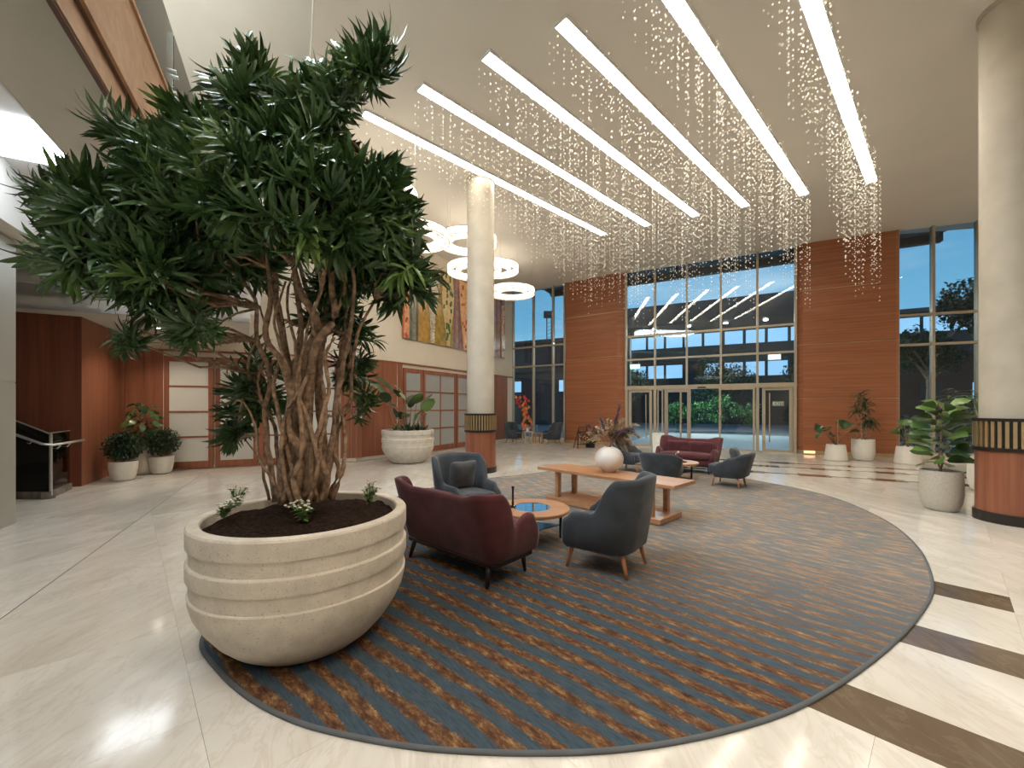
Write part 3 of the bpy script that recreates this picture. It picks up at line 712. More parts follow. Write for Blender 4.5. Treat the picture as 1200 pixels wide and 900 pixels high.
sofa2 = dup(sofa, (4.35, 10.15, .014), yaw(Vector((-.66, -.75, 0))), 'burgundy two-seat sofa facing the camera before the entrance doors')
def tub(label, loc, rz, group='grey tub chairs round the far coffee table'):
    t = thing('tub_chair', label, 'armchair', loc, rz, group)
    make_shell('shell', greyf, t, .33, .30, .20, .24, [(0, .70), (.3, .69), (.6, .60), (.85, .50), (1, .44)], [(0, .14), (.5, .12), (1, .04)], [(0, .07), (1, .06)], .19)
    rbox('seat_cushion', (0, .07, .34), (.54, .58, .20), greyf, t, .05, .01)
    for sx in (-1, 1): leg(t, .21*sx, .24, .24, .03*sx, .03, wood_leg); leg(t, .2*sx, -.18, .2, .02*sx, -.04, wood_leg)
    return t
tb1 = tub('grey tub chair seen from behind, beyond the oak table end', (3.02, 8.25, .014), yaw(Vector((.60, .80, 0))))
tb2 = dup(tb1, (4.40, 8.25, .014), yaw(Vector((-.72, .69, 0))), 'grey tub chair seen from the side, at the rug edge right of the round tables')
tb3 = dup(tb1, (2.95, 10.2, .014), yaw(Vector((.75, -.6, 0))), 'grey tub chair behind the dried grasses, left of the far sofa')
def cushion(label, loc, rz, rx, s=.42, group=None):
    o = rbox('cushion', loc, (s, .13, s), greyc, None, .055, 0, rx, rz)
    me = o.data
    for v in me.vertices:
        x, z = v.co.x/(s/2), v.co.z/(s/2); k = (1-x*x)*(1-z*z); v.co.y *= .35+.9*max(k, 0)**.5; v.co += Vector((0, .008*noise.noise(v.co*14), 0)); 
        v.co.x *= 1-.09*(1-abs(z)); v.co.z *= 1-.09*(1-abs(x))
    tag(o, label, 'cushion', group); return o
fd = Vector((.62, -.78, 0)).normalized()
p = Vector((-.62, 5.55, 0))-fd*.10; cushion('crumpled grey cushion on the wing armchair by the column', (p.x, p.y, .665), yaw(fd), -.22, .42)
fd = Vector((-.72, .69, 0)).normalized(); p = Vector((4.40, 8.25, 0))-fd*.09; cushion('grey cushion in the tub chair at the rug edge', (p.x, p.y, .62), yaw(fd), -.25, .36)
fd = Vector((.75, -.6, 0)).normalized(); p = Vector((2.95, 10.2, 0))-fd*.09; cushion('grey cushion in the tub chair behind the dried grasses', (p.x, p.y, .62), yaw(fd), -.25, .36)

# ------------------------------------------------------------------ round coffee tables
def coffee(label, loc, rz=0):
    t = thing('coffee_table', label, 'table', loc, rz, 'round coffee tables on the rug')
    m = MB(); m.lathe([(.225, .35), (.445, .345), (.455, .352), (.455, .380), (.445, .388), (.225, .388)], seg=72, caps=False)
    n_ = 6; k = len(m.v)//n_
    m.f += [(i*n_+5, ((i+1) % k)*n_+5, ((i+1) % k)*n_, i*n_) for i in range(k)]; m.go('tabletop', wood_tb, t)
    m = MB(); m.lathe([(0, .352), (.226, .352), (.226, .384), (0, .384)], seg=60, caps=False); m.go('mirror_inlay', mirror, t)
    for k in range(3):
        a = 2*PI*k/3+.15; x, y = .36*math.cos(a), .36*math.sin(a)
        m = MB(); m.tube([(x, y, .35), (x, y, 0)], [.02, .018], 10); m.go('leg', black, t, smooth=True)
    q = [(.36*math.cos(2*PI*k/3+.15), .36*math.sin(2*PI*k/3+.15)) for k in range(3)]
    m = MB(); m.prism(q, .15, .16); m.go('lower_shelf', shelfg, t)
    return t
ct1 = coffee('round oak coffee table with a mirror centre between the near sofa and armchairs', (.235, 4.92, .014), 0)
ct2 = dup(ct1, (3.62, 9.02, .014), .0, 'round oak coffee table in front of the far burgundy sofa')
st = thing('bud_vase', 'slim dark metal stem vase standing on the mirror centre of the near table', 'vase', (.0, .0, 0)); st.location = (.01, 4.88, .398)
m = MB(); m.lathe([(0, 0), (.03, 0), (.032, .008), (.012, .016), (.010, .03), (.016, .05), (.011, .08), (.013, .22), (.017, .24), (.017, .26), (0, .262)], seg=16, caps=False); m.go('body', black, st, smooth=True)
m = MB(); m.lathe([(.034, 0), (.036, .03), (.022, .035), (.022, 0)], seg=16, caps=False); m.go('glass_foot', glass_c, st, smooth=True)
st = thing('flower_vase', 'tiny clear bud vase with white blossoms on the far coffee table', 'vase', (3.62, 9.0, .398))
m = MB(); m.lathe([(0, 0), (.03, 0), (.034, .04), (.014, .09), (.016, .11), (.012, .11), (.010, .09)], seg=14, caps=False); m.go('body', glass_c, st, smooth=True)
m = MB(); m.tube([(0, 0, .02), (.01, 0, .14), (.03, 0, .22)], .003, 5); m.tube([(0, 0, .02), (-.01, 0, .12), (-.02, .01, .16)], .003, 5); m.go('stem', leaf_l, st)
m = MB()
for x, y, z in ((.03, 0, .23), (.015, .01, .20), (-.02, .01, .17), (.04, -.01, .21)): m.lathe([(0, -.015), (.016, 0), (0, .015)], (x, y, z), 8, False)
m.go('blossom', white_pot, st)

# ------------------------------------------------------------------ long oak table
ang = math.atan2(-VX.y, -VX.x)                     # local x runs along -v
lt = thing('console_table', 'long low oak table with lower shelf across the middle of the rug', 'table', UV(5.5, 3.64, .014), ang)
m = MB(); m.box((0, 0, .535), (2.42, .66, .045)); m.go('tabletop', wood_tb, lt, bevel=.004)
m = MB(); m.box((0, 0, .045), (2.05, .66, .07)); m.go('lower_shelf', wood_tb, lt, bevel=.004)
for sx in (-1, 1):
    for sy in (-1, 1): m = MB(); m.box((.84*sx, .22*sy, .2965), (.065, .085, .433)); m.go('leg', wood_tb, lt, bevel=.003)
vb = UV(5.58, 3.68, .573)
vs = thing('globe_vase', 'white globe vase of dried grasses on the long oak table', 'vase', vb)
prof = [(0, 0), (.10, .0)]+[(.225*math.sin(a), .205-.205*math.cos(a)) for a in [PI*(.17+.72*i/18) for i in range(19)]]
m = MB(); m.lathe(prof+[(.06, .39), (.05, .36)], seg=48, caps=False); m.go('body', vase_m, vs, smooth=True)
def frond(m, base_, tip, drop, n=26, ln=.05):
    mid = (base_+tip)/2+Vector((0, 0, drop)); P = [base_.lerp(mid, i/10).lerp(mid.lerp(tip, i/10), i/10) for i in range(11)]
    m.tube(P, [.004*(1-i/13) for i in range(11)], 4)
    for i in range(n):
        k = .45+.55*i/n; j = min(int(k*10), 9); p = P[j].lerp(P[j+1], k*10-j); d = (P[j+1]-P[j]).normalized()
        rv = Vector((R.uniform(-1, 1), R.uniform(-1, 1), R.uniform(-.8, .6))); q = p+(d*.7+rv*.7).normalized()*ln*(1.15-.5*(i/n)); s = d.cross(rv).normalized()*.0075
        m.add([p-s, p+s, q+s*.6, q-s*.6, (p+q)/2+rv*.006], [(0, 1, 2, 3), (0, 4, 3), (1, 2, 4)])
g1 = plain('dried_grass_cream', (.52, .40, .27), .9, var=.2); g2 = plain('dried_grass_mauve', (.17, .12, .145), .9, var=.2); g3 = plain('dried_grass_brown', (.26, .17, .10), .9, var=.2)
rt = (math.cos(0), 0)
for k, (dx, dz, mt, dp, n_) in enumerate([(-.36, .52, g2, .12, 26), (-.30, .36, g1, .15, 40), (-.22, .48, g1, .1, 40), (-.16, .66, g2, .1, 30), (-.10, .56, g1, .1, 46), (-.04, .62, g1, .1, 46), (.02, .5, g1, .1, 40), (.13, .88, g2, .05, 40), (.10, .60, g1, .1, 40), (.2, .55, g1, .12, 40),
        (.26, .62, g1, .15, 40), (.34, .45, g2, .2, 44), (.40, .38, g2, .22, 44), (.42, .52, g1, .25, 40), (.48, .3, g1, .3, 36), (.30, .30, g2, .22, 50), (.34, .10, g3, .35, 50), (.28, -.02, g3, .38, 56), (.26, .06, g3, .34, 56), (.22, .0, g3, .36, 50), (.31, .16, g3, .3, 50), (-.24, .30, g3, .15, 40), (.0, .40, g3, .1, 46), (.12, .42, g2, .1, 40), (-.34, .26, g1, .16, 36), (.06, .34, g1, .05, 50)]):
    m = MB(); frond(m, Vector((0, 0, .35)), Vector((dx, R.uniform(-.18, .18), .30+dz*.85)), dp, n_*2, .07); m.go('dried_stem', mt, vs)

# ================================================================== PLANTERS, SOIL
def planter(label, loc, s=.935, rocks=False):
    t = thing('stone_planter', label, 'planter', loc, 0, None)
    prof = [(0, 0), (.36, 0), (.42, .012), (.50, .07), (.58, .155), (.65, .26), (.695, .35), (.715, .43), (.72, .475), (.714, .482), (.708, .484), (.710, .53), (.714, .585), (.724, .588), (.728, .60), (.728, .69), (.722, .698), (.710, .702), (.710, .74), (.715, .795), (.726, .80), (.728, .81), (.728, .915), (.720, .928), (.655, .930), (.645, .92), (.645, .74)]
    prof = [(r*s, z*s) for r, z in prof]
    m = MB(); m.lathe(prof, seg=96, caps=False); m.go('pot', stone_pot, t, smooth='auto')
    v = []; f = []; nr, ns = 16, 64
    for i in range(nr+1):
        for j in range(ns):
            r = .648*s*i/nr; a = 2*PI*j/ns; x, y = r*math.cos(a), r*math.sin(a)
            z = .865*s+.05*(1-(i/nr)**2)+.022*noise.noise(Vector((x*9, y*9, 1)))+.02*noise.noise(Vector((x*25, y*25, 4))); v.append((x, y, z))
    for i in range(nr):
        for j in range(ns): k = (j+1) % ns; f.append((i*ns+j, (i+1)*ns+j, (i+1)*ns+k, i*ns+k))
    obj('soil', v, f, soil, t, smooth=True)
    return t
PB = Vector((-1.452, 2.90, 0))
planter('huge cast stone planter with ridged rim holding the multi-stemmed tree', PB)
p2 = planter('ridged cast stone planter with pale-leaved plant before the wooden wall', (-3.02, 11.9, 0), 1.02)
m = MB(); 
for i in range(170):
    a, r = R.uniform(0, 2*PI), .63*R.random()**.5; s_ = R.uniform(.02, .04); m.box((r*math.cos(a), r*math.sin(a), .92+R.uniform(-.01, .02)), (s_*1.5, s_, s_), R.uniform(0, 3))
o = m.go('pebble', plain('pebbles', (.42, .34, .27), .8, var=.5, sc=20), p2); o['kind'] = 'stuff'

# ================================================================== FOLIAGE TOOLS
def leafgeo(m, M, ln, wd, droop=.35, segs=5, fold=.25, shape='lance', wave=0):
    v = []; f = []
    for i in range(segs+1):
        t_ = i/segs
        if shape == 'lance': w = wd*math.sin(PI*min(1, t_*.92+.06))**.8*(1 if t_ < .97 else .25)
        elif shape == 'ovate': w = wd*math.sin(PI*min(1, t_*.9+.08))**.55*(1.12-.35*t_)
        elif shape == 'fiddle': w = wd*(math.sin(PI*min(1, t_*.93+.05))**.5)*(.55+.6*t_)
        elif shape == 'heart': w = wd*(math.sin(PI*min(1, t_*.86+.13))**.5)*(1.25-.75*t_)
        if i == segs: w = wd*.06
        a = droop*t_; x = ln*(math.sin(a)/droop if droop else t_); z = -ln*((1-math.cos(a))/droop if droop else 0)
        wv = wave*math.sin(t_*9)*wd
        v += [(x, -w, z+fold*w+wv), (x, 0, z), (x, w, z+fold*w-wv)]
    for i in range(segs):
        k = i*3; f += [(k, k+1, k+4, k+3), (k+1, k+2, k+5, k+4)]
    m.add(v, f, M)
def orient(p, d, roll=0):
    d = d.normalized(); z = Vector((0, 0, 1)); y = z.cross(d)
    if y.length < .05: y = Vector((0, 1, 0))
    y.normalize(); zz = d.cross(y); Mx = Matrix((d, y, zz)).transposed().to_4x4(); return Matrix.Translation(p) @ Mx @ Matrix.Rotation(roll, 4, 'X')

# ------------------------------------------------------------------ the tree
tree = thing('dracaena_tree', 'tall bushy tree with many bare intertwined stems and dark pointed leaves in the huge planter', 'tree', PB+Vector((0, 0, .84)))
O = PB+Vector((0, 0, .84))
def tp(px, py, dy=0.0): d = PB.y+dy; return Vector(((px-600)*d/F, d, EYE+(HZ-py)*d/F))-O   # point in the tree's own frame
RT = random.Random(21)
def stem(pp, r0, r1, name='stem', k=4):
    P = []
    for i in range(len(pp)-1):
        p0 = pp[max(i-1, 0)]; p1 = pp[i]; p2_ = pp[i+1]; p3 = pp[min(i+2, len(pp)-1)]
        for j in range(k): t_ = j/k; P.append(.5*((2*p1)+(p2_-p0)*t_+(2*p0-5*p1+4*p2_-p3)*t_*t_+(3*p1-p0-3*p2_+p3)*t_**3))
    P.append(pp[-1]); n_ = len(P); P = [p+Vector((noise.noise(p*7), noise.noise(p*7+Vector((5, 0, 0))), 0))*.012 for p in P]
    m = MB(); m.tube(P, [.86*(r0+(r1-r0)*i/(n_-1))*(1+.14*noise.noise(p*18)) for i, p in enumerate(P)], 9); m.go(name, bark, tree, smooth=True); return P
stems_px = [  # (pixels from root to fork, depth offsets, radii)
    ([(352, 590), (350, 520), (352, 460), (362, 410), (372, 380), (352, 340), (340, 300), (300, 210)], [.0, .02, 0, -.05, -.08, -.1, -.1, -.3], .050, .018),
    ([(358, 590), (360, 500), (366, 430), (372, 400), (392, 370), (388, 320), (392, 240)], [-.05, -.06, -.05, -.1, -.12, -.1, 0], .046, .018),
    ([(340, 588), (336, 540), (344, 480), (336, 420), (325, 360), (320, 310), (280, 230)], [.06, .05, .1, .1, .1, .1, .25], .045, .016),
    ([(330, 590), (332, 520), (340, 470), (330, 425), (312, 395), (318, 350), (305, 300), (230, 240)], [-.03, -.1, -.12, -.14, -.12, -.05, 0, .1], .034, .014),
    ([(345, 588), (352, 530), (338, 500), (346, 440), (352, 380), (345, 310), (350, 200)], [-.1, -.12, -.14, -.1, 0, .1, .2], .036, .015),
    ([(368, 588), (378, 530), (374, 470), (378, 400), (385, 330), (400, 260), (430, 190)], [.05, .1, .1, .05, .05, 0, 0], .042, .015),
    ([(376, 586), (392, 520), (396, 450), (404, 380), (408, 330), (425, 290), (450, 270)], [.08, .15, .15, .2, .2, .2, .1], .030, .012),
    ([(380, 586), (386, 540), (390, 500), (400, 440), (408, 400), (415, 350), (410, 280)], [.0, .0, -.05, -.05, 0, -.1, -.2], .026, .012),
    ([(322, 588), (316, 540), (310, 480), (316, 440), (300, 395), (298, 350), (250, 300), (150, 260)], [.05, .05, .05, .1, .1, .1, .1, 0], .026, .012),
    ([(365, 588), (366, 540), (358, 480), (368, 430), (380, 390), (374, 340), (372, 260), (400, 120)], [.12, .15, .2, .2, .2, .2, .2, .1], .040, .014),
    ([(335, 590), (326, 545), (322, 500), (300, 460), (290, 430), (300, 400)], [.1, .15, .2, .2, .2, .1], .020, .010),
    ([(385, 584), (396, 550), (392, 520), (410, 470), (412, 430), (420, 390), (440, 350)], [.1, .1, .1, .1, .1, .0, 0], .020, .010),
    ([(348, 590), (344, 550), (350, 500), (360, 450), (350, 400), (362, 350), (330, 250), (290, 120)], [.2, .2, .25, .3, .3, .3, .3, .2], .036, .014),
    ([(342, 590), (330, 540), (334, 490), (352, 450), (344, 400), (336, 350), (350, 300)], [-.12, -.15, -.18, -.15, -.1, 0, 0], .018, .009),
    ([(362, 590), (372, 540), (360, 490), (348, 455), (356, 410), (366, 360)], [-.14, -.17, -.17, -.15, -.15, -.1], .020, .010),
    ([(352, 590), (344, 560), (356, 520), (350, 470), (362, 440)], [-.16, -.2, -.2, -.18, -.14], .026, .014),
    ([(330, 590), (342, 550), (330, 500), (322, 450), (334, 400), (326, 350)], [-.08, -.1, -.08, -.06, 0, .05], .022, .010),
    ([(372, 588), (364, 545), (374, 500), (386, 460), (380, 420), (392, 395)], [-.08, -.14, -.16, -.15, -.15, -.13], .022, .012),
    ([(390, 586), (402, 545), (404, 500), (396, 460), (412, 420), (404, 380), (416, 330)], [.05, .05, .1, .1, .1, .1, .1], .020, .009),
    ([(376, 588), (384, 560), (374, 530), (382, 480), (376, 440)], [-.05, -.08, -.12, -.1, -.05], .028, .014),
    ([(316, 586), (308, 550), (314, 500), (302, 450), (312, 400), (304, 360)], [.1, .12, .12, .12, .15, .2], .013, .008),
    ([(340, 440), (326, 400), (322, 370), (336, 330)], [-.12, -.16, -.16, -.1], .014, .008),
    ([(372, 400), (366, 370), (380, 330), (372, 290)], [-.1, -.16, -.18, -.1], .016, .009),
    ([(392, 370), (404, 340), (398, 300), (412, 260)], [-.12, -.1, -.1, 0], .016, .009),
    ([(328, 588), (318, 560), (304, 540), (300, 500), (285, 470)], [-.05, -.05, 0, .05, .1], .014, .007),
]
ends = []
for px, dy, r0, r1 in stems_px:
    P = stem([tp(x, y, d) for (x, y), d in zip(px, dy)], r0, r1); ends.append(P)
# leaf clusters: shared rosette meshes
def rosette(seed, n_, ln, wd, spread=1.0):
    rr = random.Random(seed); m = MB(); m.tube([(-.16, 0, 0), (0, 0, 0), (.05, 0, 0)], [.007, .006, .003], 4)
    for i in range(n_):
        t_ = i/n_; az = i*2.4; el = (.25+1.15*(1-t_))*spread; x0 = -.14+.18*t_
        d = Vector((math.cos(el), math.sin(el)*math.cos(az), math.sin(el)*math.sin(az)))
        leafgeo(m, orient(Vector((x0, 0, 0)), d, rr.uniform(-.5, .5)), ln*rr.uniform(.8, 1.12), wd*rr.uniform(.85, 1.15), rr.uniform(.5, 1.3), 4, .3)
    return m
ros = []
for k in range(9):
    m = rosette(k, 19+k % 4, (.215, .24, .20)[k % 3], (.0165, .0185, .0155)[k % 3]); o = m.go('leaf_cluster', leaf_l if k == 8 else leaf_t, tree); ros.append(o)
blobs = [  # centre px, centre py, rx px, ry px, depth offset, depth radius m, count
    (300, 190, 125, 85, 0, .75, 120), (350, 240, 110, 70, -.35, .5, 60), (225, 240, 90, 80, -.1, .6, 60), (430, 250, 52, 75, 0, .5, 62), (455, 310, 38, 55, .1, .4, 36),
    (110, 240, 75, 38, -.1, .35, 34), (120, 300, 80, 30, -.2, .3, 26), (175, 330, 55, 45, -.1, .4, 24), (160, 175, 45, 25, .0, .3, 14), (290, 110, 45, 32, 0, .4, 18), (345, 135, 60, 45, .1, .5, 30),
    (385, 120, 45, 50, .1, .4, 22), (425, 80, 24, 26, -.1, .15, 7), (235, 165, 50, 32, .1, .4, 20), (470, 290, 22, 60, -.1, .3, 16), (400, 330, 45, 40, .2, .4, 20),
    (230, 375, 45, 32, -.1, .35, 16), (300, 450, 42, 55, .35, .25, 26), (275, 500, 28, 40, .35, .2, 10), (415, 420, 28, 55, .35, .25, 16), (425, 480, 15, 30, .3, .15, 5), (155, 400, 14, 10, -.1, .1, 3), (260, 300, 90, 60, .3, .4, 40), (205, 300, 60, 45, .1, .4, 24), (395, 370, 50, 35, .3, .3, 12)]
spots = []
for cx_, cy_, rx_, ry_, dd, dr_, cn in blobs:
    for i in range(cn):
        a = RT.uniform(0, 2*PI); cz = RT.uniform(-1, 1); s_ = math.sqrt(1-cz*cz); k = RT.uniform(.5, .88)
        nx, ny, nzz = s_*math.cos(a), s_*math.sin(a), cz
        p = tp(cx_+nx*rx_*k, cy_+ny*ry_*k, dd+nzz*dr_*k)
        d = Vector((nx+.0, nzz*.9, -ny*.8))+Vector((RT.uniform(-.5, .5), RT.uniform(-.5, .5), RT.uniform(-.5, .3))); spots.append((p, d.normalized(), cx_, cy_))
for px_, py_ in ((40, 222), (62, 250), (85, 215), (45, 300), (75, 320), (110, 335), (445, 62), (430, 58), (452, 88), (415, 75), (290, 62), (305, 75), (130, 145), (150, 160), (205, 130), (500, 320), (495, 345), (150, 402), (142, 398)):
    p = tp(px_, py_, RT.uniform(-.15, .05)); dv = p-tp(290, 230); spots.append((p, (dv.normalized()+Vector((0, 0, -.1))).normalized(), 290, 230))
spots.sort(key=lambda s_: s_[0].y)
restm = MB(); used = 0
for i, (p, d, a_, b_) in enumerate(spots):
    src = ros[8] if RT.random() < .13 else ros[RT.randrange(8)]
    sc = RT.uniform(.75, 1.12)
    if p.z < 1.55: sc *= .72
    Mx = orient(p, d, RT.uniform(0, 6)) @ Matrix.Scale(sc, 4)
    if used < 9: o = ros[used]; o.matrix_local = Mx; used += 1
    elif used < 298: o = src.copy(); C.objects.link(o); o.parent = tree; o.matrix_local = Mx; used += 1
    else: restm.add([v.co for v in src.data.vertices], [tuple(q.vertices) for q in src.data.polygons], Mx)
o = restm.go('foliage', leaf_t, tree); o['kind'] = 'stuff'
# branches and twigs from the upper stems to the clusters
tw = MB(); tips = [P[-1] for P in ends]+[P[-6] for P in ends]+[P[-10] for P in ends if len(P) > 12]
for i, (p, d, a_, b_) in enumerate(spots):
    if i % 2: continue
    q = min(tips, key=lambda t_: (t_-p).length+max(0, t_.z-p.z)*1.5); s_ = p-d*.12
    mid = (q+s_)/2+Vector((RT.uniform(-.08, .08), RT.uniform(-.08, .08), -.06)); tw.tube([q, q.lerp(mid, .6)+Vector((0, 0, .02)), mid, mid.lerp(s_, .6), s_], [.011, .010, .008, .006, .005], 4)
o = tw.go('twigs', bark, tree); o['kind'] = 'stuff'
# small flowers in the soil
def flowering(label, px, py, n_, hgt, seed):
    g_ = gp(px, py, .85); t = thing('white_flower', label, 'flower', (g_.x, g_.y, .85), 0, 'small white flowering plants in the huge planter'); rr = random.Random(seed)
    for i in range(n_):
        a, r = rr.uniform(0, 6.3), rr.uniform(.02, .09); top = Vector((r*math.cos(a), r*math.sin(a), hgt*rr.uniform(.6, 1.0)))
        m = MB(); m.tube([(0, 0, 0), top*.5+Vector((0, 0, .02)), top], .0025, 4); s = m.go('stem', leaf_l, t)
        m = MB()
        for k in range(9): q = top*rr.uniform(.15, .9); leafgeo(m, orient(q, Vector((rr.uniform(-1, 1), rr.uniform(-1, 1), rr.uniform(0, .6)))), .042, .011, .5, 3, .2, 'ovate')
        m.go('leaves', leaf_l, s)
        m = MB()
        for k in range(3): c_ = top+Vector((rr.uniform(-.02, .02), rr.uniform(-.02, .02), rr.uniform(-.01, .015))); m.lathe([(0, -.008), (.011, 0), (0, .007)], c_, 7, False)
        m.go('blossom', white_pot, s)
flowering('small white flowers low at the left edge of the soil in the huge planter', 262, 608, 11, .13, 1); flowering('white flowers behind the low clump on the left of the planter soil', 277, 594, 8, .17, 2)
flowering('small white flowers at the front of the soil, below the stems', 356, 612, 9, .14, 3); flowering('taller budding flowers at the right rim of the huge planter', 433, 592, 9, .19, 4)

# ================================================================== POTTED PLANTS
def pot(t, prof, mat, soil_r, soil_z):
    m = MB(); m.lathe(prof, seg=40, caps=False); m.go('pot', mat, t, smooth='auto')
    m = MB(); m.lathe([(0, soil_z+.01), (soil_r, soil_z)], seg=24, caps=False); m.go('soil', soil, t)
def taper(r0, r1, h, th=.02): return [(0, 0), (r0*.9, 0), (r0, .015), (r1, h-.01), (r1-.005, h), (r1-th, h), (r1-th-.01, h-.06)]
def egg(r, h, rt_): return [(0, 0), (r*.62, 0), (r*.8, h*.06), (r*.93, h*.2), (r, h*.42), (r*.99, h*.7), (rt_, h-.01), (rt_-.004, h), (rt_-.025, h), (rt_-.03, h-.06)]
def stemleaf(t, p0, p1, ln, wd, mat, shape, droop=.6, face=None, sm=bark, r=.006, sp=5, wave=0, ldir=None, tw_=.3):
    m = MB(); mid = (p0+p1)/2+Vector((0, 0, .05)); m.tube([p0, mid, p1], [r, r*.8, r*.5], 5); so = m.go('stem', sm, t)
    d = ldir if ldir else Vector((p1.x-p0.x, p1.y-p0.y, .1)); m = MB(); leafgeo(m, orient(p1, d, R.uniform(-tw_, tw_)), ln, wd, droop, sp, .15, shape, wave); m.go('leaf', mat, so, smooth=True)
def bush(label, base_px, pr, rr_, seed, zc, radii=(.36, .36, .30)):
    g_ = gp(*base_px); t = thing('potted_bush', label, 'potted plant', g_, 0, 'low round bushes in white pots by the wooden wall'); pot(t, [(0, 0), (.15, 0), (.185, .02), (.215, .10), (.24, .24), (.25, .40), (.247, .415), (.225, .415), (.215, .36)], white_pot, .215, .38)
    m = MB(); rg = random.Random(seed)
    for i in range(9): a = rg.uniform(0, 6.3); m.tube([(0, 0, .36), (.1*math.cos(a), .1*math.sin(a), .55), (.26*math.cos(a), .26*math.sin(a), zc)], [.01, .007, .004], 5)
    m.go('stems', bark, t); m = MB()
    for i in range(2600):
        a = rg.uniform(0, 2*PI); cz = rg.uniform(-.9, 1); s_ = math.sqrt(1-cz*cz); k = rg.uniform(.45, 1.06); nrm = Vector((s_*math.cos(a), s_*math.sin(a), cz))
        leafgeo(m, orient(Vector((nrm.x*radii[0]*k, nrm.y*radii[1]*k, zc+nrm.z*radii[2]*k)), nrm+Vector((rg.uniform(-1, 1), rg.uniform(-1, 1), rg.uniform(-1, 1)))), .06, .016, .5, 2, .2, 'ovate')
    o = m.go('foliage', leaf_d, t); o['kind'] = 'stuff'
bush('round dark bush in a white pot nearest the dark wooden corner', (144.5, 562.5), 0, 0, 3, .74, (.33, .33, .30)); bush('round dark bush in a white pot beside the frosted glass doors', (189, 554.5), 0, 0, 4, .76)
g_ = gp(160, 556); g_ = Vector((g_.x+.06, g_.y+.12, 0))
t = thing('rubber_plant', 'broad-leaved plant in a tall white pot between the two dark bushes', 'potted plant', g_)
pot(t, egg(.24, .66, .19), white_pot, .17, .6); m = MB(); m.tube([(0, 0, .6), (-.03, 0, 1.1), (-.06, 0, 1.65)], [.014, .012, .008], 6); m.go('trunk', bark, t)
rg = random.Random(8)
for i in range(44):
    z = .82+.9*i/44; a = i*2.4; rad = .10+.13*math.sin(PI*i/44); p1 = Vector((rad*math.cos(a)-.04, rad*math.sin(a), z)); stemleaf(t, Vector((-.04, 0, z-.06)), p1, .20, .065, leaf_l if i % 4 == 0 else leaf_t, 'ovate', .7, tw_=.9, ldir=Vector((p1.x+.04, p1.y, R.uniform(-.25, .1))))
# right hand row
t = thing('anthurium', 'leggy broad-leaved plant in a white tapered pot, leftmost of the right row', 'potted plant', gp(979.5, 539.5), 0)
pot(t, [(0, 0), (.27, 0), (.29, .03), (.235, .47), (.23, .48), (.20, .48), (.19, .42)], white_pot, .2, .44)
for dx, dz, ln, w_ in ((-.72, .98, .30, .12), (-.55, 1.02, .34, .14), (-.38, .9, .30, .12), (-.62, .82, .28, .11), (-.15, .98, .22, .05), (.12, 1.12, .34, .10), (.30, 1.0, .34, .13), (.48, .86, .30, .12), (.42, .7, .26, .11), (-.05, .72, .2, .08), (.02, .8, .18, .07), (-.25, .78, .2, .08)):
    stemleaf(t, Vector((0, 0, .44)), Vector((dx*.75, R.uniform(-.15, .15), dz)), ln, w_, leaf_d if R.random() < .5 else leaf_t, 'heart', .9, sm=leaf_d, tw_=1.2, ldir=Vector((dx+.01, R.uniform(-.8, .1), R.uniform(-.2, .3))))
m = MB(); m.tube([(-.02, -.1, .4), (-.02, -.1, 1.22)], .008, 6); m.go('support_stick', brass, t)
t = thing('dracaena_plant', 'spiky dark dracaena in a white rounded pot against the right wooden wall', 'potted plant', gp(1011.4, 539.5), 0)
pot(t, egg(.285, .64, .28), white_pot, .25, .6)
for (x, y, z) in ((-.06, 0, 2.0), (.12, .05, 1.75), (.06, -.05, 1.3), (-.12, .1, 1.6), (.24, 0, 1.2)):
    m = MB(); m.tube([(x*.6, y, .6), (x, y, (z+.6)/2), (x, y, z)], [.018, .015, .012], 6); m.go('trunk', bark, t)
    for k in range(3):
        m = MB()
        for i in range(14): a = i*2.4; el = R.uniform(-.2, 1.1); leafgeo(m, orient(Vector((x, y, z-.10*k)), Vector((math.cos(a)*math.cos(el), math.sin(a)*math.cos(el), math.sin(el)))), R.uniform(.26, .38), .02, 1.2, 4, .3)
        m.go('leaf_cluster', leaf_d, t)
t = thing('fiddle_plant', 'low plant with a few big leaves in a white tapered pot by the right windows', 'potted plant', gp(1064, 543.5), 0)
pot(t, [(0, 0), (.29, 0), (.305, .03), (.25, .48), (.245, .49), (.215, .49), (.20, .43)], white_pot, .21, .45)
for dx, dy, z, ln, w_ in ((-.34, 0, 1.10, .36, .12), (-.30, .1, .92, .34, .11), (-.05, -.1, 1.22, .30, .13), (.14, 0, 1.14, .32, .15), (.2, -.1, 1.0, .3, .13), (-.1, -.15, 1.0, .3, .12), (.05, .15, 1.15, .3, .12), (-.2, .0, 1.18, .3, .1)):
    stemleaf(t, Vector((0, 0, .44)), Vector((dx*.5, dy, z-.1)), ln, w_, leaf_l, 'fiddle', .7, sm=bark, r=.010, tw_=1.0, ldir=Vector((dx*2, dy*2-.2, R.uniform(0, .5))))
t = thing('fiddle_leaf_fig', 'fiddle-leaf fig with large green leaves in a grey speckled pot beside the right column', 'potted plant', gp(1112, 598)+Vector((-.10, .02, 0)), 0)
pot(t, egg(.25, .62, .245), grey_pot, .215, .57)
m = MB(); m.tube([(-.03, 0, .57), (.03, 0, .75), (-.01, 0, 1.0), (.02, 0, 1.5)], [.014, .013, .011, .007], 7); m.go('trunk', bark, t, smooth=True)
m = MB(); m.tube([(.03, .02, .57), (-.03, .02, .75), (.04, .02, 1.05)], [.012, .011, .008], 7); m.go('trunk', bark, t, smooth=True)
rg = random.Random(4)
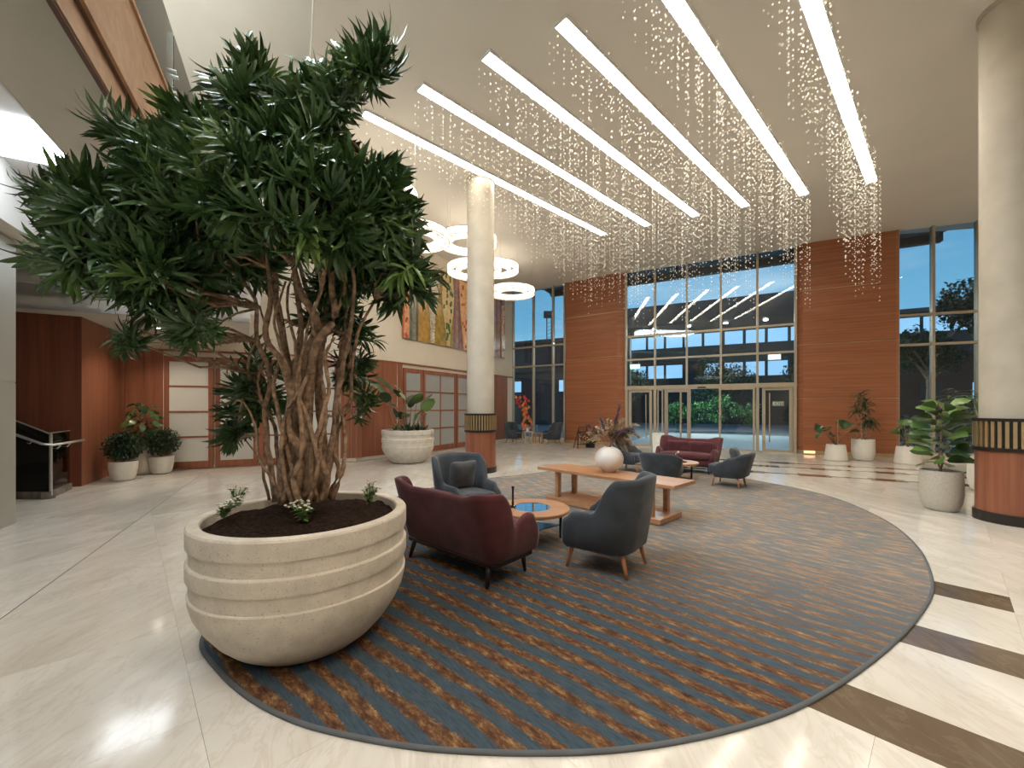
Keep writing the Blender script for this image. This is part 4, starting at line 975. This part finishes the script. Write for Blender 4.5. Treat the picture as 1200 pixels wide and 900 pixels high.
for i in range(46):
    f_ = i/46; z = .72+.92*f_; a = i*2.399+.4; rad = .07+.05*math.sin(f_*PI); el = .15+.9*f_+rg.uniform(-.2, .35)
    d = Vector((math.cos(a), math.sin(a), el)); p1 = Vector((rad*math.cos(a), rad*math.sin(a), z)); ln = (.31 if f_ < .75 else .25)*rg.uniform(.85, 1.15)
    stemleaf(t, Vector((0, 0, z-.03)), p1, ln, ln*.36, leaf_l if rg.random() < .6 else leaf_t, 'fiddle', .8, r=.005, wave=.05, ldir=d, tw_=1.0)
t = thing('palm_plant', 'arching narrow-leaved palm in a white pot, behind the fiddle-leaf fig and column', 'potted plant', (9.0, 7.75, 0))
pot(t, egg(.27, .6, .26), white_pot, .23, .55)
for i in range(22):
    a = i*2.4; el = R.uniform(.7, 1.3); tip = Vector((math.cos(a)*.75*math.cos(el)*1.4, math.sin(a)*.6*math.cos(el)*1.4, 1.35+.75*math.sin(el)*R.uniform(.5, 1))); mid = Vector((tip.x*.35, tip.y*.35, tip.z*.9))
    P = [Vector((0, 0, .55)).lerp(mid, j/8).lerp(mid.lerp(tip, j/8), j/8) for j in range(9)]; m = MB(); m.tube(P, .006, 4)
    for j in range(3, 9):
        for sgn in (-1, 1): dv = (P[j]-P[j-1]).normalized(); sd = dv.cross(Vector((0, 0, 1))).normalized()*sgn; leafgeo(m, orient(P[j], dv*.7+sd+Vector((0, 0, -.2))), .30, .018, .8, 3, .2)
    m.go('frond', leaf_t if i % 3 else leaf_l, t)
# pale-leaved plant in the second stone planter
t = thing('pale_leaf_plant', 'tall plant with broad pale green leaves in the planter before the wooden wall', 'plant', (-3.02, 11.9, .90))
for dx, dz, ln, w_, mt in ((-.85, 1.12,   .60, .19, leaf_p), (-.70, 1.25, .58, .18, leaf_p), (-.55, 1.05, .55, .17, leaf_p), (-.62, .85, .45, .16, leaf_d), (-.42, .72, .36, .12, leaf_p), (-.30, 1.0, .34, .12, leaf_d), (-.18, 1.1, .36, .1, leaf_l), (-.05, .85, .45, .16, leaf_p), (.10, .8, .45, .17, leaf_p),
        (.22, .7, .4, .14, leaf_d), (.38, .80, .5, .2, leaf_l), (.58, .75, .5, .2, leaf_p), (.62, .6, .5, .18, leaf_l), (.4, .45, .36, .14, leaf_d), (-.2, .35, .3, .12, leaf_d), (0, .4, .3, .12, leaf_p), (.2, .3, .3, .12, leaf_l), (-.35, .4, .3, .1, leaf_d), (.5, .3, .3, .1, leaf_p)):
    b_ = Vector((dx*.35, R.uniform(-.2, .2), -.02)); tp_ = Vector((dx*.8, b_.y+R.uniform(-.15, .1), dz))
    up = R.uniform(.5, 1.3); stemleaf(t, b_, tp_, ln, w_, mt, 'ovate', .5, sm=bark, r=.012, wave=.08, tw_=1.2, ldir=Vector((dx+R.uniform(-.2, .2), R.uniform(-.9, .2), up)))
for i in range(26):
    a, r = R.uniform(0, 6.3), R.uniform(0, .5); m = MB(); p = Vector((r*math.cos(a), r*math.sin(a), -.03))
    for k in range(6): leafgeo(m, orient(p, Vector((R.uniform(-1, 1), R.uniform(-1, 1), R.uniform(.6, 2)))), R.uniform(.18, .34), .035, .5, 3, .2, 'ovate')
    m.go('undergrowth', leaf_d if i % 3 else leaf_l, t)

# ================================================================== CEILING LIGHTS
slots = [((426, 131), (708, 274)), ((495, 98), (757, 264)), ((570, 63), (815, 252)), ((658, 23), (873, 241)), ((785, 0), (945, 226)), ((950, 0), (1022, 212))]
names = ['leftmost, nearest the round pendant lights', 'second from the left', 'third from the left', 'third from the right', 'second from the right', 'rightmost, nearest the large column']
RB = random.Random(77)
for k, (p0, p1) in enumerate(slots):
    a, b = gp(*p0, H), gp(*p1, H); ua, ub = a.dot(UX), b.dot(UX); v = (a.dot(VX)+b.dot(VX))/2
    if k >= 4: ua = ub-8.6
    t = thing('slot_light', 'long glowing slot light in the ceiling, '+names[k], 'ceiling light', UV((ua+ub)/2, v, H), math.atan2(UX.y, UX.x), 'parallel slot lights in the ceiling'); L_ = ub-ua; w = .21
    m = MB()
    for sy in (-1, 1): m.box((0, sy*(w/2+.012), -.02), (L_+.05, .024, .04))
    for sx in (-1, 1): m.box((sx*(L_/2+.012), 0, -.02), (.024, w, .04))
    m.go('frame', plaster_w, t)
    m = MB(); m.box((0, 0, -.012), (L_, w, .012)); m.go('diffuser', slot_m, t)
    nb = int(L_/.55)
    for i in range(nb): m = MB(); m.lathe([(0, -.034), (.022, -.028), (.026, -.0185), (0, -.0185)], (-L_/2+.3+i*.55, .05, 0), 10, False); m.go('bulb', bulb_m, t)
    # crystal strands below the slot
    m = MB(); um = (ua+ub)/2; n_ = int(L_/.080)
    for i in range(n_):
        f_ = i/n_; x = -L_/2+L_*f_; 
        for row in range(2):
            if RB.random() < .12: continue
            y = (-.16, .18)[row]+RB.uniform(-.09, .09); x_ = x+RB.uniform(-.02, .02)
            dmax = ((.3+2.6*f_**1.3) if k == 0 else (.75+2.4*f_**.8))*RB.uniform(.55, 1.03); z = -.05-RB.uniform(0, .25)
            while z > -dmax:
                s_ = RB.uniform(.009, .0155)*(1.0 if RB.random() < .85 else 1.35)
                m.add([(x_+s_, y, z), (x_, y+s_, z), (x_-s_, y, z), (x_, y-s_, z), (x_, y, z+s_*1.3), (x_, y, z-s_*1.3)], [(0, 1, 4), (1, 2, 4), (2, 3, 4), (3, 0, 4), (1, 0, 5), (2, 1, 5), (3, 2, 5), (0, 3, 5)])
                z -= RB.uniform(.09, .22)
    o = m.go('crystal_curtain', crystal); o.location = t.location; o.rotation_euler = t.rotation_euler
    tag(o, 'curtain of tiny hanging crystals under the slot light, '+names[k], 'crystal curtain', 'crystal curtains below the slot lights', 'stuff')
# round pendants
rings = [((441, 236), 5.95), ((487, 282), 5.9), ((548, 287), 6.4), ((556, 320), 5.9), ((580, 318), 6.55), ((600, 345), 5.9)]
rl = ['nearest, half behind the tree crown', 'second along, right of the tree crown', 'high one just left of the column', 'low one left of the column above the artwork', 'high one right behind the column', 'farthest, beside the left windows']
for k, ((x, y), h) in enumerate(rings):
    p = gp(x, y, h); t = thing('ring_pendant', 'round glowing crystal ring pendant light, '+rl[k], 'pendant light', (p.x, p.y, h), 0, 'round crystal pendant lights')
    m = MB(); m.lathe([(.76, .0), (.86, .0), (.86, .20), (.76, .20), (.76, .0)], seg=56, caps=False); m.go('crystal_drum', ring_m, t)
    m = MB(); m.lathe([(.50, -.02), (.58, -.02), (.58, .10), (.50, .10), (.50, -.02)], seg=48, caps=False); m.go('inner_ring', ring_m, t)
    for z, r in ((-.012, .865), (.205, .865), (-.03, .585), (-.012, .755)):
        m = MB(); P = [(r*math.cos(2*PI*i/48), r*math.sin(2*PI*i/48), z) for i in range(49)]; m.tube(P, .010, 5); m.go('bronze_hoop', bronze, t)
    m = MB()
    for i in range(6): a = PI/3*i; m.tube([(.50*math.cos(a), .50*math.sin(a), .1), (.86*math.cos(a), .86*math.sin(a), .2)], .006, 4)
    m.go('spokes', bronze, t)
    for i in range(3): a = 2*PI*i/3; m = MB(); m.tube([(.82*math.cos(a), .82*math.sin(a), .2), (.82*math.cos(a), .82*math.sin(a), H-h)], .0035, 4); m.go('cable', steel, t)
# downlights: one in the soffit, then unseen fill added to the main ceiling
def downlight(x, y, z, label, w=DOWN_W, grp='round recessed downlights'):
    t = thing('downlight', label, 'ceiling light', (x, y, z), 0, grp)
    m = MB(); m.lathe([(.055, -.002), (.085, -.002), (.085, -.015), (.055, -.015), (.055, -.002)], seg=20, caps=False); m.go('trim_ring', plaster_w, t)
    m = MB(); m.lathe([(0, -.006), (.056, -.006)], seg=20, caps=False); m.go('lens', down_m, t)
    l = bpy.data.lights.new('lamp', 'SPOT'); l.energy = w*4; l.spot_size = 2.3; l.spot_blend = .9; l.shadow_soft_size = .08; l.color = (1, .86, .68)
    o = bpy.data.objects.new('lamp', l); C.objects.link(o); o.parent = t; o.location = (0, 0, -.03)
p = gp(185, 384, 3.42); downlight(p.x, p.y, 3.42, 'small recessed downlight in the low soffit above the potted bushes', 25)
for x, y in ((2.5, 0.5), (6.5, -1.5), (10.5, 2.5), (2.0, -3.5), (-.2, -1.0), (12.5, 6.5), (14.5, 8.6)): downlight(x, y, H, 'added unseen fill downlight in the main ceiling, ' + {2.5: 'overhead just behind the viewpoint', 6.5: 'right of the viewpoint', 10.5: 'beside the right wall, above the column side', 2.0: 'far behind the viewpoint', -.2: 'behind and left of the viewpoint', 12.5: 'right of the large column', 14.5: 'in the corner by the right windows'}[x])  # fill lamps added out of view to light the hall
for d_ in (.5, 4.5, 8.5): p = DO(d_, -2.9, 8.6); 
arealamp('added_cool_fill', (-4.0, 2.0, 7.5), 3.0, 5.0, 520, (.80, .91, 1.0), (0, 0, .49))  # added lamp, out of view, for cool light from upper left
struct(obj('added_glow_panel', [(-1.5, -2.5, 0), (1.5, -2.5, 0), (1.5, 2.5, 0), (-1.5, 2.5, 0)], [(0, 3, 2, 1)], skyl_m)).matrix_world = Matrix.Translation((-4.0, 2.0, 7.585)) @ Matrix.Rotation(.49, 4, 'Z')  # added glowing panel above that lamp, out of view

# ================================================================== STAIR RAILING far left
sr = thing('stair_railing', 'glass stair railing with steel post and handrail beside the dark wooden wall', 'railing', (0, 0, 0))
A1, A2, A3 = Vector((-9.6, 7.10, 0)), Vector((-8.03, 7.11, 0)), Vector((-8.57, 7.98, 0))
m = MB(); m.wallseg(A1, A2, 0, .13, .10); m.go('curb', plain('dark_stone', (.15, .13, .11), .25, var=.3), sr)
m = MB(); m.wallseg(A2, A3, 0, .13, .10); m.go('curb', bpy.data.materials['dark_stone'], sr)
m = MB(); dd = Vector((0, .05, 0)); v = [A1+dd+Vector((0, 0, .13)), A2+dd+Vector((-.03, 0, .13)), A2+dd+Vector((-.03, 0, 1.12)), A1+dd+Vector((0, 0, 1.72))]; n_ = Vector((0, .012, 0))
m.add(v+[p+n_ for p in v], [(0, 1, 2, 3), (7, 6, 5, 4), (0, 4, 5, 1), (1, 5, 6, 2), (2, 6, 7, 3), (3, 7, 4, 0)]); m.go('glass_pane', glass_d, sr)
q0, q1 = A2+Vector((-.07, .05, 0)), A3+Vector((-.05, 0, 0)); m = MB(); m.wallseg(q0, q1, .13, 1.14, .012); m.go('glass_pane', glass_d, sr)
p = A2+Vector((-.02, .04, 0)); m = MB(); m.tube([p+Vector((0, 0, .06)), p+Vector((0, 0, 1.13))], .022, 10); m.go('post', steel, sr)
hr = [A1+Vector((0, -.06, 1.50)), A2+Vector((-.05, -.06, .96)), A2+Vector((.06, 0, .94)), A3+Vector((.10, .05, .94)), A3+Vector((.02, .2, .94))]
m = MB(); m.tube(hr, .022, 10); m.go('handrail', steel, sr, smooth=True)
m = MB(); m.tube([v[3]+Vector((0, .006, 0)), v[2]+Vector((0, .006, 0))], .014, 6); m.tube([q0+Vector((0, 0, 1.14)), q1+Vector((0, 0, 1.14))], .010, 6); m.go('edge_cap', steel, sr)
for p, dz in ((A2+Vector((-.3, -.02, 0)), 1.0), (A2.lerp(A3, .35), .88), (A2.lerp(A3, .8), .88)): m = MB(); m.tube([p+Vector((-.09, .03, dz-.03)), p+Vector((.02, -.03, dz-.03)), p+Vector((.05, .0, dz+.03))], .010, 6); m.go('bracket', steel, sr)
stp = struct(sroot('stair'))
for i in range(7):
    m = MB(); m.prism([(-9.0-.28*i-.28, 7.22), (-9.0-.28*i, 7.22), (-9.0-.28*i, 8.0-.16*i), (-9.28-.28*i, 7.86-.16*i)], 0, .16+.16*i); m.go('step', MATS['dark_stone'], stp)

# ================================================================== FAR SEATING BY THE LEFT WINDOWS
w3c = dup(wc1, (1.72, 17.75, 0), yaw(Vector((-.95, -.3, 0))), 'dark grey armchair by the left windows, right of two little tables', 'dark grey armchairs by the left windows')
w4c = dup(wc1, (.12, 18.3, 0), yaw(Vector((.8, -.6, 0))), 'dark grey armchair by the left windows, beneath the orange orchids', 'dark grey armchairs by the left windows')
def sidetable(label, x, y, s, h, mat):
    t = thing('side_table', label, 'table', (x, y, 0), .3, 'little square tables by the left windows')
    m = MB(); m.box((0, 0, h-.02), (s, s, .04)); m.go('tabletop', mat, t)
    for sx in (-1, 1):
        for sy in (-1, 1): m = MB(); m.box((sx*(s/2-.025), sy*(s/2-.025), (h-.04)/2), (.05, .05, h-.04)); m.go('leg', mat, t)
pale = plain('pale_wood', (.46, .38, .28), .5)
sidetable('small square pale table with orchids, between the far armchairs', .66, 17.7, .36, .55, pale); sidetable('lower square table with brown top beside the right far armchair', 1.12, 17.95, .34, .45, wood_tb)
t = thing('orchid_arrangement', 'cascading orange and red orchid arrangement on the small square table', 'flowers', (.66, 17.7, .55))
m = MB(); m.lathe([(0, 0), (.06, 0), (.07, .05), (.05, .14), (.055, .16), (.04, .16)], seg=16, caps=False); m.go('pot', vase_m, t)
or1 = plain('orchid_orange', (.85, .30, .10), .6, var=.2); or2 = plain('orchid_red', (.75, .08, .07), .6, var=.2); or3 = plain('orchid_yellow', (.85, .45, .14), .6, var=.2)
path = [Vector((0, 0, .12)), Vector((-.05, -.05, .7)), Vector((-.18, -.08, 1.2)), Vector((-.28, -.1, 1.42)), Vector((-.42, -.1, 1.2)), Vector((-.46, -.1, .8))]
m = MB(); m.tube(path, .01, 5); m.tube([path[2], Vector((-.25, -.1, .9)), Vector((-.2, -.1, .5)), Vector((-.08, -.1, .1))], .008, 5); m.go('stem', leaf_d, t)
rg = random.Random(6)
for i in range(58):
    f_ = i/58; z = 1.52-1.42*f_; cxp = -.26+.16*math.sin(f_*3)+(.18*f_ if f_ > .6 else 0); wsp = .17*(1-.5*f_)+.07*math.sin(f_*9)
    c_ = Vector((cxp+rg.uniform(-1, 1)*wsp*1.3, -.1+rg.uniform(-.1, .1), z)); m = MB(); a0 = rg.uniform(0, 2)
    for k in range(5): a = a0+k*2*PI/5; leafgeo(m, orient(c_, Vector((math.cos(a), -.35, math.sin(a)))), .085, .042, .4, 3, .3, 'ovate')
    m.go('blossom', (or2 if f_ < .33 else or1) if rg.random() < .75 else or3, t)
t = thing('candle_stick', 'thin upright candlestick on the lower square table by the windows', 'candlestick', (1.1, 17.93, .45)); m = MB(); m.lathe([(0, 0), (.04, 0), (.012, .02), (.012, .34), (.022, .36), (0, .36)], seg=12, caps=False); m.go('body', brass, t)
# easel-like plant rack in front of the left wooden wall
g_ = gp(683, 525); t = thing('plant_rack', 'dark little wooden ladder rack dressed with flowers before the left wooden wall', 'rack', g_, .3)
dkw = plain('dark_wood', (.05, .028, .02), .6)
for sx in (-1, 1):
    m = MB(); m.tube([(.30*sx, -.16, 0), (.16*sx, 0, .84)], .018, 5); m.tube([(.30*sx, .2, 0), (.16*sx, 0, .84)], .018, 5); m.go('leg', dkw, t)
for i in range(3): m = MB(); m.tube([(-.08+.08*i, -.02, .1), (-.08+.08*i, 0, .84)], .012, 5); m.go('upright', dkw, t)
for z, w_ in ((.16, .28), (.38, .24), (.62, .2), (.83, .17)): m = MB(); m.box((0, -.05, z), (w_*2, .12, .02)); m.go('shelf', dkw, t)
m = MB(); rg = random.Random(2)
for i in range(90): c_ = Vector((rg.uniform(-.3, .3), -.12+rg.uniform(-.05, .05), rg.choice((.2, .42, .5, .3))+rg.uniform(0, .12))); leafgeo(m, orient(c_, Vector((rg.uniform(-1, 1), rg.uniform(-1, 1), rg.uniform(-.3, 1)))), .11, .025, .5, 3, .2, 'ovate')
o = m.go('greenery', leaf_d, t); o['kind'] = 'stuff'
m = MB()
for i in range(16): m.lathe([(0, -.02), (.028, 0), (0, .02)], (rg.uniform(-.25, .2), -.18, rg.uniform(.2, .55)), 7, False)
m.go('blossom', white_pot, t)
g_ = gp(692, 524.5); t = thing('flower_trough', 'low dark trough of greenery with white flowers beside the ladder rack', 'planter', g_, -.3)
m = MB(); m.box((0, 0, .09), (.34, .2, .18)); m.go('trough', black, t); m = MB()
for i in range(70): leafgeo(m, orient(Vector((rg.uniform(-.18, .18), rg.uniform(-.1, .1), .18)), Vector((rg.uniform(-1, 1), rg.uniform(-1, 1), rg.uniform(.2, 1)))), .13, .025, .5, 3, .2, 'ovate')
o = m.go('greenery', leaf_d, t); o['kind'] = 'stuff'; m = MB()
for i in range(12): m.lathe([(0, -.02), (.028, 0), (0, .02)], (rg.uniform(-.17, .17), -.08, rg.uniform(.16, .3)), 7, False)
m.go('blossom', white_pot, t)
# white bin by the doors
g_ = gp(769, 531); t = thing('white_bin', 'white square bin standing left of the far burgundy sofa by the doors', 'bin', (5.15, 14.4, 0), -.45)
m = MB(); m.box((0, 0, .32), (.34, .34, .64)); m.go('body', white_t, t, bevel=.01); m = MB(); m.box((0, 0, .66), (.36, .36, .04)); m.go('lid', white_t, t, bevel=.006)
# warm floor lamp box at the right pier
p = hitx(948, f3, f4)-n12*.1; t = thing('floor_uplight', 'small glowing golden floor light at the foot of the right wooden wall', 'lamp', (p.x, p.y, 0), -.45)
m = MB(); m.box((0, 0, .01), (.42, .12, .02)); m.go('tray', brass, t); m = MB(); m.box((0, 0, .08), (.30, .08, .08)); m.go('glow_strip', emis('uplight_glow', (1, .55, .2), .8), t)

# ================================================================== OUTSIDE
gnd = struct(obj('ground', [(-80, 12.0, -.03), (-80, 140, -.03), (120, 140, -.03), (120, -20, -.03), (19, -20, -.03), (19, 9, -.03), (0, 21, -.03), (-14, 21, -.03)][::-1], [tuple(range(8))], road))
drive = plain('driveway_paving', (.34, .38, .40), .35, var=.1)
m = MB(); m.prism([EM(-4, 17.6).xy, EM(12, 17.6).xy, EM(12, 27).xy, EM(-4, 27).xy], -.029, -.004); struct(m.go('driveway', drive))
cn = struct(sroot('roof_eave'))
e0, e1, e2, e3 = Vector((1.7, 19.5, 0)), Vector((2.0, 20.6, 0)), Vector((14.4, 13.8, 0)), Vector((14.0, 12.5, 0))
m = MB(); m.prism([e1.xy, e2.xy, (e2+Vector((-.1, -.22, 0))).xy, (e1+Vector((-.1, -.22, 0))).xy], 7.12, 7.4); m.go('edge_beam', darkg, cn)
m = MB(); m.prism([(1.0, 20.0), e1.xy, e2.xy, (14.0, 12.4), (12.3, 13.4), (10, 14.5), (4.7, 17.35), (2.6, 18.95)], 7.4, 7.5); m.go('slab', plain('eave_blue', (.05, .12, .2), .5), cn)
for k in range(8):
    c0 = e1.lerp(e2, (k+.02)/7.2); m = MB(); m.wallseg(c0, c0-MX*1.0, 7.2, 7.4, .08); m.go('rafter', darkg, cn)
pc_ = thing('entrance_canopy', 'dark flat canopy roof across the driveway outside the glazing', 'canopy')
def epoly(e0_, e1_, m0, m1): return [EM(e0_, m0).xy, EM(e1_, m0).xy, EM(e1_, m1).xy, EM(e0_, m1).xy]
m = MB(); m.prism(epoly(-6.6, 4.3, 25.0, 28.0), 6.3, 7.5); m.go('roof', darkg, pc_)
for e_ in (-6.0, 3.6): m = MB(); m.prism(epoly(e_, e_+.5, 26.5, 27), -.03, 6.3); m.go('pillar', darkb, pc_)
for i in range(6): m = MB(); p = EM(-5.8+1.9*i, 25.8); m.lathe([(0, -.01), (.10, -.01), (.10, -.03), (0, -.03)], (p.x, p.y, 6.3), 12, False); m.go('spot', bulb_m, pc_)
for e_ in (-4.2, -1.2, 1.8):
    p = EM(e_, 26.8); o = arealamp('canopy_lamp', (p.x, p.y, 6.2), .4, .4, 260, (.85, 1, .95))
ob = thing('office_building', 'dark low building with pale blue window bands beyond the driveway', 'building')
m = MB(); m.prism(epoly(-25, 30, 44, 56), -.03, 9.2); m.go('wall', darkb, ob)
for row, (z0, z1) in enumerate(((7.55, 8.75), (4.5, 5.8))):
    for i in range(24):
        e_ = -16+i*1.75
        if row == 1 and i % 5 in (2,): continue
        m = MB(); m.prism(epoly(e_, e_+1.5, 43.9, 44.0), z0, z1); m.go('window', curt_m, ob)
m = MB(); m.prism(epoly(-25, 30, 43.4, 44), 9.1, 9.4); m.go('roof', darkg, ob)
def outtree(label, x, y, h, r, seed, dens=1500, mat=leaf_d, kind='tree', trunk=True, ls=.35):
    rg = random.Random(seed); t = thing('outdoor_'+kind, label, kind, (x, y, 0), 0, None)
    if trunk:
        m = MB(); m.tube([(0, 0, -.1), (.1, 0, h*.4), (0, 0, h*.8)], [h*.025, h*.018, h*.008], 7)
        for i in range(8): a = i*.8; m.tube([(0, 0, h*.4+i*h*.04), (r*.5*math.cos(a), r*.5*math.sin(a), h*.6+i*h*.03), (r*.8*math.cos(a), r*.8*math.sin(a), h*.7+i*h*.03)], [h*.01, h*.007, h*.003], 5)
        m.go('trunk', bark, t)
    m = MB(); cs = [(rg.uniform(-.6, .6)*r, rg.uniform(-.6, .6)*r, (h*.72 if trunk else h*.5)+rg.uniform(-.8, .9)*(r*.5 if trunk else h*.3)) for _ in range(9)]
    for i in range(dens):
        c_ = Vector(rg.choice(cs)); nrm = Vector((rg.gauss(0, 1), rg.gauss(0, 1), rg.gauss(0, .8))).normalized()*r*.48*rg.uniform(.5, 1); nrm.z = max(nrm.z, .05-c_.z)
        leafgeo(m, orient(c_+nrm, Vector((rg.uniform(-1, 1), rg.uniform(-1, 1), rg.uniform(-1, 1)))), ls, ls*.3, .5, 2, .2, 'ovate')
    o = m.go('foliage', mat, t); o['kind'] = 'stuff'
outtree('tall dark tree standing outside the right windows', 24.6, 20.5, 9.4, 2.2, 1, 5200, ls=.24)
outtree('dark tree left of the tall one outside the right windows', 21.6, 21.3, 6.3, 1.5, 5, 2600, ls=.22)
for k, (e_, m0, h, r) in enumerate(((-.5, 33.5, 4.8, 2.2), (-7, 33, 4.4, 1.8), (5.5, 34, 5.0, 2.2))): p = EM(e_, m0); outtree(['round tree beyond the driveway behind the left entrance bay', 'dark tree beyond the driveway left of the entrance', 'dark tree beyond the driveway behind the right entrance bay'][k], p.x, p.y, h, r, 20+k, 2600, ls=.22)
shrub = leafmat('shrub_leaf', (.035, .12, .04), (.09, .24, .07))
for k, (px, m0, h, r) in enumerate(((815, 28.4, 2.2, .8), (836, 28.9, 2.9, 1.0), (870, 28.9, 2.5, .9), (795, 28.9, 2.3, .8), (1075, 20, 1.2, .8), (1125, 21, 1.4, .9), (1045, 22, 1.3, .8))):
    s_ = (px-600)/F; y = m0/(MX.x*s_+MX.y); outtree(['low green shrub just beyond the driveway, behind the taupe door', 'tallest green shrub beyond the driveway, seen through the open door', 'green shrub behind the right sliding door', 'green shrub behind the left entrance bay', 'low shrub outside behind the rightmost white tapered pot', 'low shrub outside behind the fiddle-leaf fig', 'low shrub outside beside the right wooden wall'][k], s_*y, y, h, r, 40+k, 900, shrub if k < 4 else leaf_d, 'shrub', False, .14)
for k, (px, m0) in enumerate(((1035, 34.6), (630, 34))):
    s_ = (px-600)/F; y = m0/(MX.x*s_+MX.y); t = thing('annex_building', ['dark brick building outside the right windows', 'dark low building outside the left windows'][k], 'building', (s_*y, y, 0), -.48)
    m = MB(); m.box((3.0 if k == 0 else 0, 3, 2.4), (13, 5, 4.9)); m.go('wall', plain('annex_%d' % k, (.07, .032, .024) if k == 0 else (.03, .03, .032), .8), t)
    m = MB(); m.box((3.0 if k == 0 else 0, 3, 4.95), (13.4, 5.4, .25)); m.go('roof', darkb, t)
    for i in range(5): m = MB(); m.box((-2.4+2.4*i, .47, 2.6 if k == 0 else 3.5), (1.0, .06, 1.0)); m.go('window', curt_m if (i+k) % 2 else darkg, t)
# floodlight mast outside left windows
s_ = (643.5-600)/F; y = 45.2; t = thing('light_mast', 'tall dark lattice floodlight mast outside the left windows', 'mast', (s_*y, y, 0))
for dx in (-.25, .25): m = MB(); m.tube([(dx, 0, -.03), (dx, 0, 11.5)], .06, 5); m.go('upright', darkb, t)
m = MB()
for i in range(28): m.tube([(-.25, 0, .4*i), (.25, 0, .4*i+.2)], .025, 4)
m.go('lattice', darkb, t); m = MB(); m.box((0, 0, 11.8), (1.2, .5, .7)); m.go('lamp_head', darkb, t)
